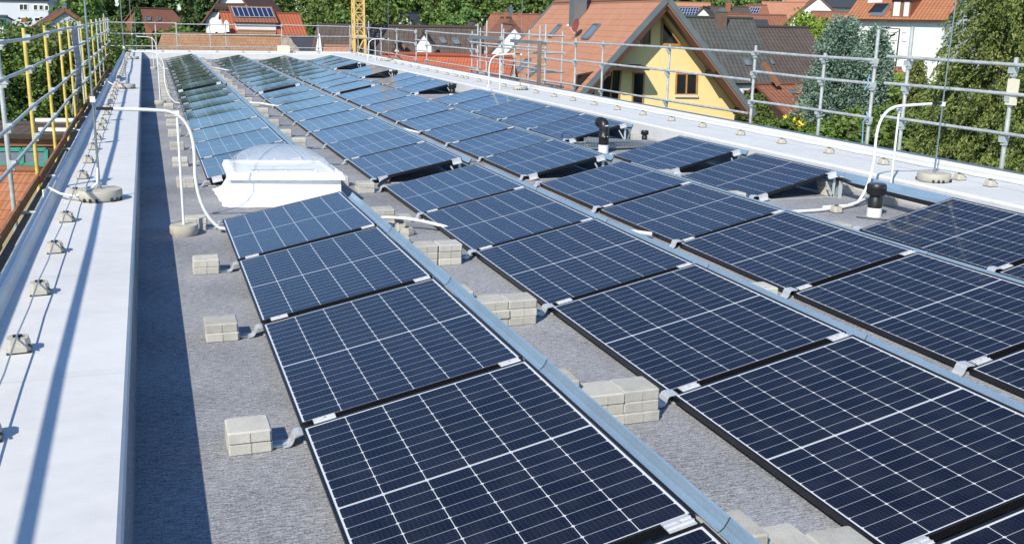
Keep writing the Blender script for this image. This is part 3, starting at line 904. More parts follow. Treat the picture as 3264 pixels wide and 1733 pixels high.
# ------------------------------------------------------------------ skylight
t = thing('skylight', 'white dome skylight on a flared curb in the leftmost row', 'skylight', (.76, 8.85, 0))
def quadring(c, z): return [Vector((p[0], p[1], z)) for p in c]
BASE = [(.135, 8.22), (1.47, 7.98), (1.45, 9.36), (.085, 9.50)]
NECK = [(.20, 8.44), (1.36, 8.20), (1.335, 9.20), (.21, 9.46)]
FR = [(.165, 8.40), (1.395, 8.13), (1.365, 9.25), (.175, 9.51)]
mb = MB()
rb = quadring(BASE, .004); rf = [r.lerp(n, .55) for r, n in zip(quadring(BASE, .04), quadring(NECK, .04))]
rn = quadring(NECK, .13); rt = quadring(NECK, .272)
for a, b in ((rb, rf), (rf, rn), (rn, rt)):
    for k in range(4): mb.face([a[k], a[(k + 1) % 4], b[(k + 1) % 4], b[k]])
curb = obj('curb', mb, M['white_coat'], t)
mb = MB()                                                    # ragged membrane skirt on the felt
N = 12
for k in range(4):
    a, b = Vector((*BASE[k], .006)), Vector((*BASE[(k + 1) % 4], .006))
    o = Vector(((b - a).y, -(b - a).x, 0)).normalized()
    prev = None
    for i in range(N + 1):
        p = a.lerp(b, i / N); q = p + o * (.03 + .035 * random.random())
        if prev: mb.face([prev[0], prev[1], q, p])
        prev = (p, q)
obj('skirt', mb, M['white_coat'], curb)
mb = MB()
def frame_ring(c_out, inset, z0, z1):
    cen = Vector((sum(p[0] for p in c_out) / 4, sum(p[1] for p in c_out) / 4, 0))
    ci = [Vector((p[0], p[1], 0)).lerp(cen, inset) for p in c_out]
    for k in range(4):
        l = (k + 1) % 4
        o0, o1, i0, i1 = Vector((*c_out[k], 0)), Vector((*c_out[l], 0)), ci[k], ci[l]
        e = lambda v, z: Vector((v.x, v.y, z))
        mb.hexa([e(o0, z0), e(o1, z0), e(i1, z0), e(i0, z0), e(o0, z1), e(o1, z1), e(i1, z1), e(i0, z1)])
frame_ring(FR, .16, .270, .306)
frame_ring([(Vector((*p, 0)).lerp(Vector((.775, 8.82, 0)), .02))[:2] for p in FR], .16, .306, .330)
frame_ring([(Vector((*p, 0)).lerp(Vector((.775, 8.82, 0)), .03))[:2] for p in FR], .12, .330, .347)
fr = obj('frame', mb, M['white_coat'], t)
mb = MB()
for k in range(4):
    a, b = Vector((*FR[k], 0)).lerp(Vector((.775, 8.82, 0)), .09), Vector((*FR[(k + 1) % 4], 0)).lerp(Vector((.775, 8.82, 0)), .09)
    for f in (.12, .37, .63, .88) if k % 2 else (.22, .5, .78):
        p = a.lerp(b, f); mb.lathe(p.x, p.y, [(.020, .345), (.020, .356), (.012, .366)], 10)
obj('cap_screws', mb, M['white_plastic'], fr)
mb = MB()                                                    # rivets under the frame
a, b = Vector((*NECK[0], 0)), Vector((*NECK[1], 0))
for i in range(6):
    p = a.lerp(b, (i + .5) / 6); mb.box(p.x - .008, p.x + .008, p.y - .008, p.y + .004, .250, .262)
obj('rivets', mb, M['alu'], curb)
mb = MB()                                                    # dome
c = [Vector((*p, 0)).lerp(Vector((.775, 8.82, 0)), .13) for p in FR]
ND = 32
vid = {}
for i in range(ND + 1):
    for j in range(ND + 1):
        u, v = i / ND, j / ND
        p = c[0].lerp(c[1], u).lerp(c[3].lerp(c[2], u), v)
        h = .345 + .255 * math.sqrt(max(0, 1 - abs(2 * u - 1) ** 2.1)) * math.sqrt(max(0, 1 - abs(2 * v - 1) ** 2.1))
        vid[i, j] = len(mb.v); mb.v.append((p.x, p.y, h))
for i in range(ND):
    for j in range(ND):
        mb.f.append((vid[i, j], vid[i + 1, j], vid[i + 1, j + 1], vid[i, j + 1])); mb.m.append(0); mb.sm.append(True); mb.uv.append([(0, 0)] * 4)
obj('dome', mb, M['clear'], t)
mb = MB()                                                    # inner lining and the opener bar seen through the dome
mb.face([(NECK[0][0], NECK[0][1], .325), (NECK[1][0], NECK[1][1], .325), (NECK[2][0], NECK[2][1], .325), (NECK[3][0], NECK[3][1], .325)])
obj('inner_pane', mb, M['white_plastic'], t)
mb = MB().bar((.42, 8.72, .355), (1.10, 8.60, .355), .05, .03)
obj('opener', mb, M['alu'], t)

# ------------------------------------------------------------------ scaffolding round the roof
def coupler_mesh():
    m = MB().bar((-.045, 0, 0), (.045, 0, 0), .085, .075)
    m.bar((.0, -.05, -.06), (.0, .02, -.06), .05, .035); m.tube([(.02, .03, 0), (.06, .05, -.02)], .012, 6)
    return obj('coupler', m, M['tubegalv'], local=True)
CPM = coupler_mesh()
def coupler(root, p, d):
    c = link_copy(CPM, root)
    c.location = Vector(p) - root.location
    if abs(d[1]) > .5: c.rotation_euler = (0, 0, math.pi / 2)
t = thing('scaffold', 'scaffold with yellow poles and four rails along the hedge side', 'scaffold', (-2.2, 20, GZ))
XS = -2.2
lp = [(6.9, 1), (10.25, 0), (13.2, 1), (16.4, 1), (19.5, 1), (22.3, 1), (25.8, 0), (27.1, 1), (30.1, 0), (33.0, 1), (36.6, 0), (40.2, 0), (43.5, 1), (46.6, 0), (48.6, 0)]
rails = [(1.655, .022), (1.225, .022), (.70, .022), (.265, .022)]
for i, (y, yel) in enumerate(lp):
    obj('pole', MB().tube([(XS, y, GZ), (XS + random.gauss(0, .01), y + random.gauss(0, .015), 1.78)], .027, 10), M['yellow'] if yel else M['tubegalv'], t)
for z, r in rails:
    p = []
    ys = [-8.0, -3.0, 1.0, 4.0] + [y for y, _ in lp]
    for y in ys: p.append((XS + .055 + random.gauss(0, .006), y, z + random.gauss(0, .012)))
    obj('guard_rail', MB().tube(p, r, 8), M['tubegalv'], t)
for y, _ in lp:
    for z, r in rails: coupler(t, (XS + .03, y, z), (1, 0, 0))
ys = [2.0, 6.0, 8.2, 12.6, 17.6, 21.4, 25.4, 30.0, 35.0, 40.0, 45.2]
for i in range(len(ys) - 1):
    obj('toe_board', MB().bar((XS + .06 + .02 * (i % 2), ys[i] - .1, -.275), (XS + .06 + .02 * (i % 2), ys[i + 1] + .1, -.275), .032, .125), M['toe'] if i % 3 != 1 else M['wood'], t)
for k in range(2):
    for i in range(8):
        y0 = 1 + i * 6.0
        obj('deck_board', MB().cbox(XS + .10 + k * .275, XS + .365 + k * .275, y0, y0 + 5.96, -.40, -.36 + .004 * ((i + k) % 2), .004), M['shadeboard'] if k == 0 else M['sunboard'], t)  # outer column painted as in shade, inner column as in sun
for y, _ in lp: obj('transom', MB().tube([(XS, y, -.335), (-1.56, y, -.335)], .024, 8), M['tubegalv'], t)
obj('lower_pipe', MB().tube([(XS + .22, 5, -.36), (XS + .20, 10.6, -.37), (XS + .19, 16.0, -.34)], .024, 8), M['tubegalv'], t)

t = thing('scaffold', 'scaffold rails and posts across the far end before the long tan roof', 'scaffold', (3.5, 49, GZ))
for x in (-2.35, -.1, .83, 2.38, 3.12, 5.78, 7.6, 9.2):
    obj('pole', MB().tube([(x, 49, GZ), (x + random.gauss(0, .01), 49, 1.62 if x > -2 else 1.95)], .026, 8), M['tubegalv'], t)
for z in (1.55, 1.06, .48):
    for xa, xb in ((-2.4, .85), (.85, 2.38), (2.38, 5.8), (5.8, 9.3)):
        obj('guard_rail', MB().tube([(xa, 48.94, z + random.gauss(0, .012)), (xb, 48.94, z + random.gauss(0, .012))], .023, 8), M['tubegalv'], t)
for x in (.83, 2.38, 5.78, 9.2):
    for z in (1.55, 1.06, .48): coupler(t, (x, 48.96, z), (0, 1, 0))
t = thing('scaffold', 'grey tube scaffold with three rails in front of the yellow house', 'scaffold', (9.6, 20, GZ))
XR = 9.6
rp = [(4.6, 1.7), (7.02, 1.70), (8.9, 2.05), (9.62, 2.0), (10.84, 1.62), (12.8, 1.68), (16.0, 1.60), (19.25, 1.60), (20.9, 1.62), (22.95, 1.95), (23.4, 1.9), (25.4, 1.62), (26.6, 1.9), (28.1, 2.0), (29.0, 1.9), (29.6, 1.66), (35.4, 1.6), (37.1, 1.6), (40.4, 1.6), (43.5, 1.6), (46.3, 1.85), (49.0, 1.9)]
for i, (y, z) in enumerate(rp):
    yel = i in (8, 7, 15)
    obj('pole', MB().tube([(XR, y, GZ), (XR + random.gauss(0, .008), y + random.gauss(0, .012), z)], .0265 if y > 8 else .03, 10), M['tubegalv'], t)
for y in (24.2, 26.9, 29.3, 31.8):
    obj('pole', MB().tube([(XR + 1.0, y, GZ), (XR + 1.0, y, 1.75)], .0265, 8), M['tubegalv'], t)
for zs, ya, yb in (((1.62, 1.25, .77, .22), 2.0, 9.3), ((1.575, 1.225, .72, .2), 9.6, 12.75), ((1.545, 1.075, .47), 12.85, 20.9), ((1.50, 1.05, .46), 20.9, 23.3), ((1.54, 1.06, .48), 29.0, 35.4), ((1.54, 1.07, .50), 37.1, 49.0), ((1.30, .85, .40), 22.9, 29.6)):
    for z in zs:
        p = [(XR - .055, ya, z + random.gauss(0, .012)), (XR - .055, (ya + yb) / 2, z + random.gauss(0, .008)), (XR - .055, yb, z + random.gauss(0, .012))]
        obj('guard_rail', MB().tube(p, .0235, 8), M['tubegalv'], t)
for z in (1.62, 1.15, .62, .2):
    obj('guard_rail', MB().tube([(XR + 1.0, 24.0, z), (XR + 1.0, 32.0, z - .02)], .0235, 8), M['tubegalv'], t)
    obj('ledger', MB().tube([(XR - .05, 24.0, z), (XR + 1.05, 24.2, z)], .0235, 8), M['tubegalv'], t)
for z in (1.20, .80):
    obj('ledger', MB().tube([(XR - .02, 35.4, z), (XR - .02, 37.1, z)], .0235, 8), M['tubegalv'], t)
obj('ladder_beam', MB().box(XR - .09, XR - .04, 26.6, 29.7, 1.42, 1.53).box(XR - .09, XR - .04, 22.9, 25.6, 1.40, 1.49), M['galv'], t)
obj('fixing_post', MB().bar((XR - .12, 23.1, -.2), (XR - .12, 23.1, 1.5), .10, .07), M['wood'], t)
for i, (y, z) in enumerate(rp):
    for zz in ((1.575, 1.225, .72) if y < 12.9 else (1.54, 1.06, .47)):
        coupler(t, (XR - .02, y, zz - .03), (1, 0, 0))
bpy.data.objects.remove(CPM)
obj('bracket_plate', MB().bar((XR - .04, 6.97, 1.12), (XR - .04, 6.97, 1.44), .03, .16, up=(0, 1, 0)), M['creamwall'], t)
obj('rope', MB().tube([(XR - .08, 9.62, 1.34), (XR - .07, 9.66, 1.27), (XR - .09, 9.60, 1.22), (XR - .08, 9.70, 1.12)], .010, 6).tube([(XR - .08, 9.60, .80), (XR - .09, 9.54, .72), (XR - .07, 9.66, .66), (XR - .08, 9.62, .25)], .012, 6), M['bluetie'], t)
# hanging grey sheet strip between the left poles
mb = MB()
prev = None
for k in range(15):
    f = k / 14; z = 1.62 - 1.95 * f
    y = 24.05 + .55 * math.sin(f * 4.0) * f; x = XS - .03 + .10 * math.sin(f * 5) * f
    q = [(x, y - .85, z), (x + .05, y - .3, z), (x + .06, y + .3, z), (x, y + .75, z)]
    if prev:
        for c in range(3): mb.face([prev[c], prev[c + 1], q[c + 1], q[c]], 0, None, True)
    prev = q
o = obj('hanging_tarp', mb, M['tarp'], loc=(XS, 24, -.35))
sm = o.modifiers.new('thick', 'SOLIDIFY'); sm.thickness = .012
tag(o, 'grey tarpaulin strip hanging between the yellow scaffold poles', 'tarpaulin')
tag(obj('box', MB().cbox(5.42, 5.98, 47.5, 47.9, PZ, .62, .01), M['creamwall'], loc=(5.7, 47.7, PZ)), 'cream box standing on the far parapet before the stone gable', 'box')

# ------------------------------------------------------------------ houses
def house(name, label, A, B, w, drop, roof, wall, base=GZ, ov=.35, th=.16, inset=.45, back_w=None, group=None, chimney=None, cat='house', verge=None):
    A = Vector(A); B = Vector(B); zr = A.z; B.z = zr
    r = (B - A); r.z = 0; L = r.length; r.normalize()
    n = Vector((r.y, -r.x, 0))
    if n.dot(CAM - A) < 0: n = -n
    bw = back_w or w
    bdrop = drop * bw / w
    t = thing(name, label, cat, ((A + B) / 2).x and Vector((((A + B) / 2).x, ((A + B) / 2).y, base)), group)
    a, b = A - r * ov, B + r * ov
    Z = Vector((0, 0, 1))
    sl = math.hypot(w, drop); slb = math.hypot(bw, bdrop)
    m = MB()
    fe = [a + n * w - Z * drop, b + n * w - Z * drop, b, a]
    uvf = [(0, 0), (L + 2 * ov, 0), (L + 2 * ov, sl), (0, sl)]
    if (fe[1] - fe[0]).cross(fe[2] - fe[1]).z < 0: fe = fe[::-1]; uvf = uvf[::-1]
    m.slab(fe, th, 0, uvf)
    be = [b - n * bw - Z * bdrop, a - n * bw - Z * bdrop, a, b]
    uvb = [(0, 0), (L + 2 * ov, 0), (L + 2 * ov, slb), (0, slb)]
    if (be[1] - be[0]).cross(be[2] - be[1]).z < 0: be = be[::-1]; uvb = uvb[::-1]
    m.slab(be, th, 0, uvb)
    m.tube([a + Z * .01, b + Z * .01], .11, 8, 0)
    ro = obj('roof', m, M[roof], t)
    if verge:
        for e in (a, b):
            v = MB()
            for s, ww, dd in ((1, w, drop), (-1, bw, bdrop)):
                o_ = -r * .02 if e == a else r * .02
                v.bar(e + o_ + Z * .0, e + o_ + n * s * ww - Z * (dd - .0), .05, .25)
            obj('verge', v, M[verge], ro)
    g = MB()
    wi, bi = w - inset, bw - inset
    ze = zr - drop * wi / w; zb = zr - bdrop * bi / bw; off = th * 1.25
    P = lambda q, z: (q.x, q.y, z)
    fa, fb, ba, bb = A + n * wi, B + n * wi, A - n * bi, B - n * bi
    g.face([P(fa, base), P(fb, base), P(fb, ze - off), P(fa, ze - off)]); g.face([P(bb, base), P(ba, base), P(ba, zb - off), P(bb, zb - off)])
    g.face([P(ba, base), P(fa, base), P(fa, ze - off), P(A, zr - off), P(ba, zb - off)])
    g.face([P(fb, base), P(bb, base), P(bb, zb - off), P(B, zr - off), P(fb, ze - off)])
    obj('wall', g, M[wall], t)
    nf = (n * drop + Z * w).normalized()
    nbk = (-n * drop + Z * w).normalized()
    H = dict(t=t, roof=ro, A=A, B=B, r=r, n=n, w=w, drop=drop, nf=nf, nb=nbk, a=a, b=b, wi=wi, fa=fa, ba=ba, fb=fb)
    H['gA'] = (A, -r); H['gB'] = (B, r); H['front'] = (fa, n); H['slope'] = (A, nf); H['bslope'] = (A, nbk)
    return H
def quad_px(H, face, pts, lift=.0):
    p, n = H[face]
    return [onplane(x, y, p + n * lift, n) for x, y in pts], n
def window(H, face, pts, frame='whitewall', pane='pane', fw=.08, parent=None, name='window', bars=1, label=None):
    """pts: four image corners (tl, tr, br, bl) laid on the real face of the house"""
    q, n = quad_px(H, face, pts, .02)
    tl, tr, br, bl = q
    m = MB()
    x = (tr - tl).normalized(); y = (tl - bl).normalized()
    cx = lambda p, d, e: p + x * d + y * e
    inner = [cx(tl, fw, -fw), cx(tr, -fw, -fw), cx(br, -fw, fw), cx(bl, fw, fw)]
    up = n
    for a, b in ((tl, tr), (tr, br), (br, bl), (bl, tl)): m.bar(a, b, fw, .07, up=up)
    for k in range(1, bars):
        f = k / bars
        m.bar(tl.lerp(tr, f), bl.lerp(br, f), fw * .9, .07, up=up)
    w_ = obj(name, m, M[frame], parent or H['t'])
    if label: w_['label'] = label
    g = MB().face([p - n * .012 for p in (bl, br, tr, tl)])
    obj('pane', g, M[pane], w_)
    return w_
def rect(x0, y0, x1, y1, sk=0.0): return [(x0, y0), (x1, y0 + sk), (x1, y1 + sk), (x0, y1)]
def skylight_px(H, pts, face='slope', pane='slateglass'):
    q, n = quad_px(H, face, pts, .05)
    m = MB()
    for a, b in zip(q, q[1:] + q[:1]): m.bar(a, b, .10, .10, up=n)
    w_ = obj('roof_window', m, M['greymetal'], H['roof'])
    obj('pane', MB().face([p + n * .0 for p in (q[3], q[2], q[1], q[0])]), M['skypane'], w_)
def chimney(H, px, py_base, wpx, hpx, mat, face='slope', capm=None):
    p, n = H[face]
    c = onplane(px, py_base, p, n)
    d = (c - CAM).dot(FW); s = d / FPX
    w = wpx * s; h = hpx * s
    m = MB().box(c.x - w / 2, c.x + w / 2, c.y - w / 2, c.y + w / 2, c.z - w * 1.2, c.z + h)
    o = obj('chimney', m, M[mat], H['roof'])
    m = MB().box(c.x - w / 2 - .04, c.x + w / 2 + .04, c.y - w / 2 - .04, c.y + w / 2 + .04, c.z + h, c.z + h + .08)
    m.box(c.x - w / 4, c.x + w / 4, c.y - w / 4, c.y + w / 4, c.z + h + .08, c.z + h + .25)
    obj('cap', m, M[capm or 'greymetal'], o)
def solar_px(H, pts, nx, ny, face='slope'):
    q, n = quad_px(H, face, pts, .10)
    tl, tr, br, bl = q
    m = MB().slab([bl, br, tr, tl] if (br - bl).cross(tr - br).z > 0 else [tl, tr, br, bl], .05)
    o = obj('roof_solar_panels', m, M['pvfar'], H['roof'])
    g = MB()
    for k in range(nx + 1): g.bar(tl.lerp(tr, k / nx) + n * .012, bl.lerp(br, k / nx) + n * .012, .05, .02, up=n)
    for k in range(ny + 1): g.bar(tl.lerp(bl, k / ny) + n * .012, tr.lerp(br, k / ny) + n * .012, .05, .02, up=n)
    obj('panel_frames', g, M['alu'], o)
M['skypane'] = plain('roof_window_glass', (.16, .20, .24), .12, 0, .1, bump=0)
M['pvfar'] = plain('roof_panels_blue', (.02, .03, .09), .15, 0, .3, bump=0)

# --- the yellow house
YA, YB = Vector((21.57, 39.4, 3.12)), Vector((22.6, 53.7, 3.12))
H = house('yellow_house', 'yellow gable house with big terracotta roof and orange window frames', YA, YB, 4.8, 5.19, 'terracotta', 'yellowwall', ov=1.0, th=.2, inset=.55, verge='greymetal')
Y = H
G = 'gA'
window(H, G, [(2156, 235), (2222, 236), (2220, 302), (2153, 302)], 'pine', fw=.075, bars=2)
window(H, G, [(2019, 232), (2053, 233), (2048, 345), (2014, 345)], 'pine', fw=.07, name='door')
window(H, G, [(1925, 219), (1980, 220), (1970, 335), (1916, 335)], 'pine', fw=.08, bars=2, name='door')
window(H, G, [(1840, 240), (1893, 230), (1890, 330), (1830, 330)], 'darkwood', fw=.07, bars=1)
window(H, G, [(2046, 92), (2074, 74), (2072, 142), (2043, 142)], 'pine', fw=.06)
window(H, G, [(2004, 131), (2030, 110), (2030, 142), (2004, 142)], 'pine', fw=.06)
q, n = quad_px(H, G, [(2111, 60), (2170, 144), (2108, 142)], .03)
m = MB()
for a, b in zip(q, q[1:] + q[:1]): m.bar(a, b, .10, .08, up=n)
tw = obj('triangular_window', m, M['pine'], H['t'])
obj('pane', MB().face([q[0] - n * .01, q[2] - n * .01, q[1] - n * .01]), M['pane'], tw)
q, n = quad_px(H, G, [(2152, 304), (2226, 305), (2226, 309), (2152, 308)], .06)
obj('sill', MB().bar((q[0] + q[3]) / 2, (q[1] + q[2]) / 2, .12, .06, up=n), M['creamwall'], H['t'])
# timber rafters under the overhang, purlin ends
m = MB()
for s in (1, -1):
    e0 = YA - H['r'] * .93 - Vector((0, 0, .34)); e1 = e0 + H['n'] * s * 4.55 - Vector((0, 0, 4.92))
    m.bar(e0, e1, .10, .26)
    e0 = YA - H['r'] * .10 - Vector((0, 0, .30)); e1 = e0 + H['n'] * s * 4.55 - Vector((0, 0, 4.92))
for s, f in ((1, .0), (1, .60), (1, .97), (-1, .60), (-1, .97)):
    c = YA + H['n'] * s * 4.45 * f * (-1 if False else 1) - Vector((0, 0, .42 + 4.81 * f))
    m.bar(c - H['r'] * .98, c + H['r'] * .05, .22, .24)
obj('rafters', m, M['stained'], H['roof'])
# balcony canopy over the doors
q, n = quad_px(H, G, [(1930, 205), (2042, 206)], .0)
obj('canopy', MB().slab([q[0] - H['r'] * 1.1 - Vector((0, 0, .1)), q[1] - H['r'] * 1.1 - Vector((0, 0, .1)), q[1], q[0]], .12), M['darkwood'], H['t'])
BS = 'slope' if (CAM - YA).dot(H['n']) > 0 and H['n'].x < 0 else 'bslope'
for pts in ([(1780, 80), (1789, 82), (1757, 118), (1748, 116)], [(1893, 78), (1912, 80), (1877, 124), (1854, 122)], [(1676, 189), (1693, 190), (1654, 232), (1642, 230)], [(1709, 213), (1722, 214), (1692, 242), (1679, 240)]):
    skylight_px(H, pts, BS)
chimney(H, 1841, 62, 42, 100, 'greymetal', BS)
c = onplane(1835, 122, *H[BS])
t = thing('satellite_dish', 'red brown satellite dish on a bent pole on the terracotta roof', 'satellite dish', c)
m = MB().tube([c, c + Vector((0, -.05, .3)), c + Vector((-.02, -.1, .55))], .03, 8)
obj('pole', m, M['galv'], t)
m = MB()
ctr = c + Vector((-.05, -.15, .62)); ax = Vector((-.95, -.10, .22)).normalized()
X1 = ax.cross(Vector((0, 0, 1))).normalized(); Y1 = X1.cross(ax)
rings = []
for k in range(5):
    rr = .34 * k / 4
    rings.append([ctr + ax * (rr * rr * .5) + X1 * rr * math.cos(2 * math.pi * j / 16) + Y1 * rr * 1.05 * math.sin(2 * math.pi * j / 16) for j in range(16)])
for k in range(4):
    for j in range(16): m.face([rings[k][j], rings[k][(j + 1) % 16], rings[k + 1][(j + 1) % 16], rings[k + 1][j]], 0, None, True)
obj('reflector', m, M['dish'], t)
obj('arm', MB().tube([ctr + Y1 * -.4, ctr + ax * .5 + Y1 * -.1], .015, 6).box(*(v for k in range(3) for v in ((ctr + ax * .5 + Y1 * -.1)[k] - .05, (ctr + ax * .5 + Y1 * -.1)[k] + .05))), M['white_plastic'], t)

# --- right of the yellow house
H = house('grey_roof_house', 'white house with mottled grey tile roof and brick chimney beside the yellow gable', at(2120, 54, 67.5), at(2395, 61, 69), 4.6, 4.1, 'greytile', 'whitewall', ov=.1, inset=.35)
chimney(H, 2297, 80, 28, 40, 'oldbrick')
skylight_px(H, [(2369, 188), (2384, 188), (2394, 208), (2377, 208)])
window(H, 'front', rect(2368, 286, 2394, 318), 'greywall', 'pane', .1)
H = house('brown_roof_house', 'house with speckled dark brown tile roof behind the blue spruce', at(2360, 85, 71), at(2574, 93, 73), 4.6, 3.9, 'browntile', 'creamwall', ov=.05, inset=.5)
skylight_px(H, [(2437, 189), (2458, 189), (2468, 204), (2446, 205)])
H = house('red_roof_shed', 'open garden shed under a low red tile roof', at(2413, 270, 57.0), at(2553, 277, 58.6), 3.3, 1.85, 'brownred', 'darkwood', base=-6.5, ov=.05, back_w=.8, cat='shed', inset=.9)
skylight_px(H, [(2515, 288), (2532, 288), (2543, 298), (2526, 298)]); skylight_px(H, [(2554, 317), (2566, 317), (2575, 327), (2562, 327)])
c = at(2580, 385, 55.5)
t = thing('garden_door', 'white half glazed door leaning in front of the shed', 'door', (c.x, c.y, -6.2))
s = 55.5 / FPX
obj('leaf', MB().box(c.x - 11 * s, c.x + 11 * s, c.y - .03, c.y + .03, c.z - 45 * s, c.z + 12 * s), M['creamwall'], t)
obj('pane', MB().box(c.x - 6 * s, c.x - 1 * s, c.y - .04, c.y - .032, c.z - 18 * s, c.z + 6 * s).box(c.x + 1 * s, c.x + 6 * s, c.y - .04, c.y - .032, c.z - 18 * s, c.z + 6 * s), M['pane'], t)
tag(obj('timber_beam', MB().bar(at(2434, 200, 57), at(2483, 272, 57), .28, .28), M['redwood'], loc=at(2483, 272, 57)), 'slanting red brown timber beam above the red shed roof', 'beam')

# white house at the right, seen past the spruce
A = at(2800, -75, 84.5); B = at(3095, -62, 79.5)
H = house('white_house', 'large white house with orange roof dormer and awning behind the spruce', A, B, 4.9, 3.55, 'orangetile', 'whitewall', ov=.35, inset=.6)
for pts in (rect(2770, 100, 2797, 109, 1), rect(2839, 102, 2858, 128, 1), rect(2876, 103, 2889, 131, 1)):
    window(H, 'front', pts, 'greywall', 'shutter', .06)
p, n = H['slope']
q = [onplane(2838, 55, p, n), onplane(2900, 57, p, n)]
dn = H['n']; Z = Vector((0, 0, 1))
m = MB()
d0, d1 = q[0], q[1]
hb = 1.45
fr0, fr1 = d0 + Z * hb, d1 + Z * hb
bk0, bk1 = fr0 - dn * 2.6 + Z * .3, fr1 - dn * 2.6 + Z * .3
m.face([d0, d1, fr1, fr0]); m.face([d0, fr0, bk0]); m.face([d1, bk1, fr1])
dm = obj('dormer', m, M['redwood'], H['roof'])
obj('dormer_roof', MB().slab([fr0 + dn * .25 - (d1 - d0) * .06, fr1 + dn * .25 + (d1 - d0) * .06, bk1 + (d1 - d0) * .06, bk0 - (d1 - d0) * .06], .12, 0, [(0, 0), (2, 0), (2, 2.6), (0, 2.6)]), M['orangetile'], dm)
m = MB()
for f0, f1 in ((.12, .46), (.66, .92)):
    m.face([d0.lerp(d1, f0) + dn * .03 + Z * .08, d0.lerp(d1, f1) + dn * .03 + Z * .08, d0.lerp(d1, f1) + dn * .03 + Z * 1.2, d0.lerp(d1, f0) + dn * .03 + Z * 1.2])
obj('dormer_window', m, M['shutter'], dm)
q = [onplane(2770, 53, p, n), onplane(2815, 54, p, n)]
obj('roof_balcony', MB().hexa([q[0] + n * .03, q[1] + n * .03, q[1] - dn * 1.3 + n * .03 + Z * .97, q[0] - dn * .9 + n * .03 + Z * .67, q[0] + n * .06, q[1] + n * .06, q[1] - dn * 1.3 + n * .06 + Z * .97, q[0] - dn * .9 + n * .06 + Z * .67]), M['greymetal'], H['roof'])
a0, a1 = q[0] + Z * 1.25 + dn * .5, q[1] + Z * 1.3 + dn * .5
obj('awning', MB().slab([a0, a1, a1 - dn * 1.3 + Z * .35, a0 - dn * 1.3 + Z * .35], .05).slab([a0 - Z * .2, a1 - Z * .2, a1, a0], .04), M['white_coat'], H['roof'])
A = at(2800, 217, 68); B = at(2868, 221, 68)
house('white_annex', 'small white annex with a flat red roof by the thin lamp post', A, B, 1.2, .45, 'brownred', 'whitewall', ov=.1, inset=.25, cat='annex')
b = at(2866, 222, 70); s = 70 / FPX
t = thing('street_lamp', 'thin black street lamp with two arms before the white house', 'street lamp', (b.x, b.y, GZ))
tp = at(2868, 93, 70)
obj('pole', MB().tube([(tp.x, tp.y, GZ), tp], .045, 8), M['black_plastic'], t)
obj('arm', MB().tube([tp, at(2812, 89, 70)], .035, 6).tube([at(2864, 100, 70), at(2842, 113, 70)], .03, 6), M['black_plastic'], t)
for a_, b_ in ((at(2812, 88, 70), at(2838, 90, 70)), (at(2838, 116, 70), at(2852, 110, 70))): obj('lamp_head', MB().bar(a_, b_, .16, .10), M['black_plastic'], t)

# --- middle distance
H = house('red_tile_house', 'low house with bright red new tile roof behind the right scaffold', at(1225, 172, 47.5), at(1632, 186, 46.5), 3.2, 2.5, 'redtile', 'creamwall', ov=.1)
H = house('long_brown_house', 'long house with dark brown roof and brick chimney beside the crane', at(1165, 83, 62), at(1368, 88, 62), 3.2, 2.7, 'browntile', 'whitewall', ov=.1)
chimney(H, 1279, 182, 19, 42, 'brick')
skylight_px(H, [(1201, 111), (1209, 111), (1213, 125), (1205, 125)])
H = house('brown_gable_house', 'dark brown roofed house with roof windows left of the terracotta roof', at(1372, 86, 59.5), at(1535, 92, 59.5), 3.2, 2.9, 'browntile', 'whitewall', ov=.1)
for pts in ([(1400, 122), (1412, 122), (1422, 138), (1410, 138)], [(1441, 125), (1456, 125), (1466, 141), (1450, 141)], [(1491, 126), (1501, 126), (1512, 142), (1502, 142)]):
    skylight_px(H, pts)
for i, (px, py, d, hw, lab) in enumerate([(1350, 103, 55, .55, 'tiny white gable dormer on the dark brown roof between scaffold posts'), (1263, 143, 55, .55, 'tiny white gable dormer beside the brick chimney')]):
    c = at(px, py, d); f = Vector((FW.x, FW.y, 0)).normalized(); rr = Vector((f.y, -f.x, 0))
    house('dormer', lab, c, c + f * 2.0, hw, .75, 'browntile', 'whitewall', base=c.z - 2.2, ov=.06, th=.08, inset=.12, cat='dormer')
H = house('dark_roof_house', 'house with charcoal brown roof and white gable left of the yellow crane', at(1012, 80, 70), at(1132, 84, 70), 4.2, 3.2, 'browntile', 'redwood', ov=.05, inset=.3)
tag(obj('white_gable', MB().hexa([at(1006, 162, 65), at(1026, 163, 65), at(1026, 163, 65.6), at(1006, 162, 65.6), at(1015, 108, 65), at(1019, 108, 65), at(1019, 108, 65.6), at(1015, 108, 65.6)]), M['whitewall'], loc=at(1015, 162, 65)), 'narrow white gable wall in front of the charcoal roof', 'wall')
house('small_orange_roof_house', 'small orange roof before the charcoal roofed house', at(1037, 148, 57), at(1118, 151, 57), 1.6, .9, 'terracotta', 'creamwall', ov=.05, cat='outbuilding')
house('grey_sheet_shed', 'low blue grey sheet roof right of the stone gable', at(918, 118, 78), at(1002, 120, 78), 3.0, 1.6, 'slate', 'greywall', ov=.05, cat='shed')
H = house('long_tan_barn', 'long barn with old tan tile roof along the far parapet', at(520, 108, 74), at(905, 114, 74), 3.0, 2.6, 'tantile', 'darkwood', ov=.1, cat='barn')
m = MB()
pr = [(884, 168), (905, 122), (918, 117), (928, 124), (934, 136), (946, 148), (958, 168)]
f = [at(x, y, 70.5) for x, y in pr]; bk = [at(x, y, 71.2) for x, y in pr]
m.face(f[::-1]); m.face(bk)
for k in range(len(pr)):
    l = (k + 1) % len(pr); m.face([f[k], f[l], bk[l], bk[k]])
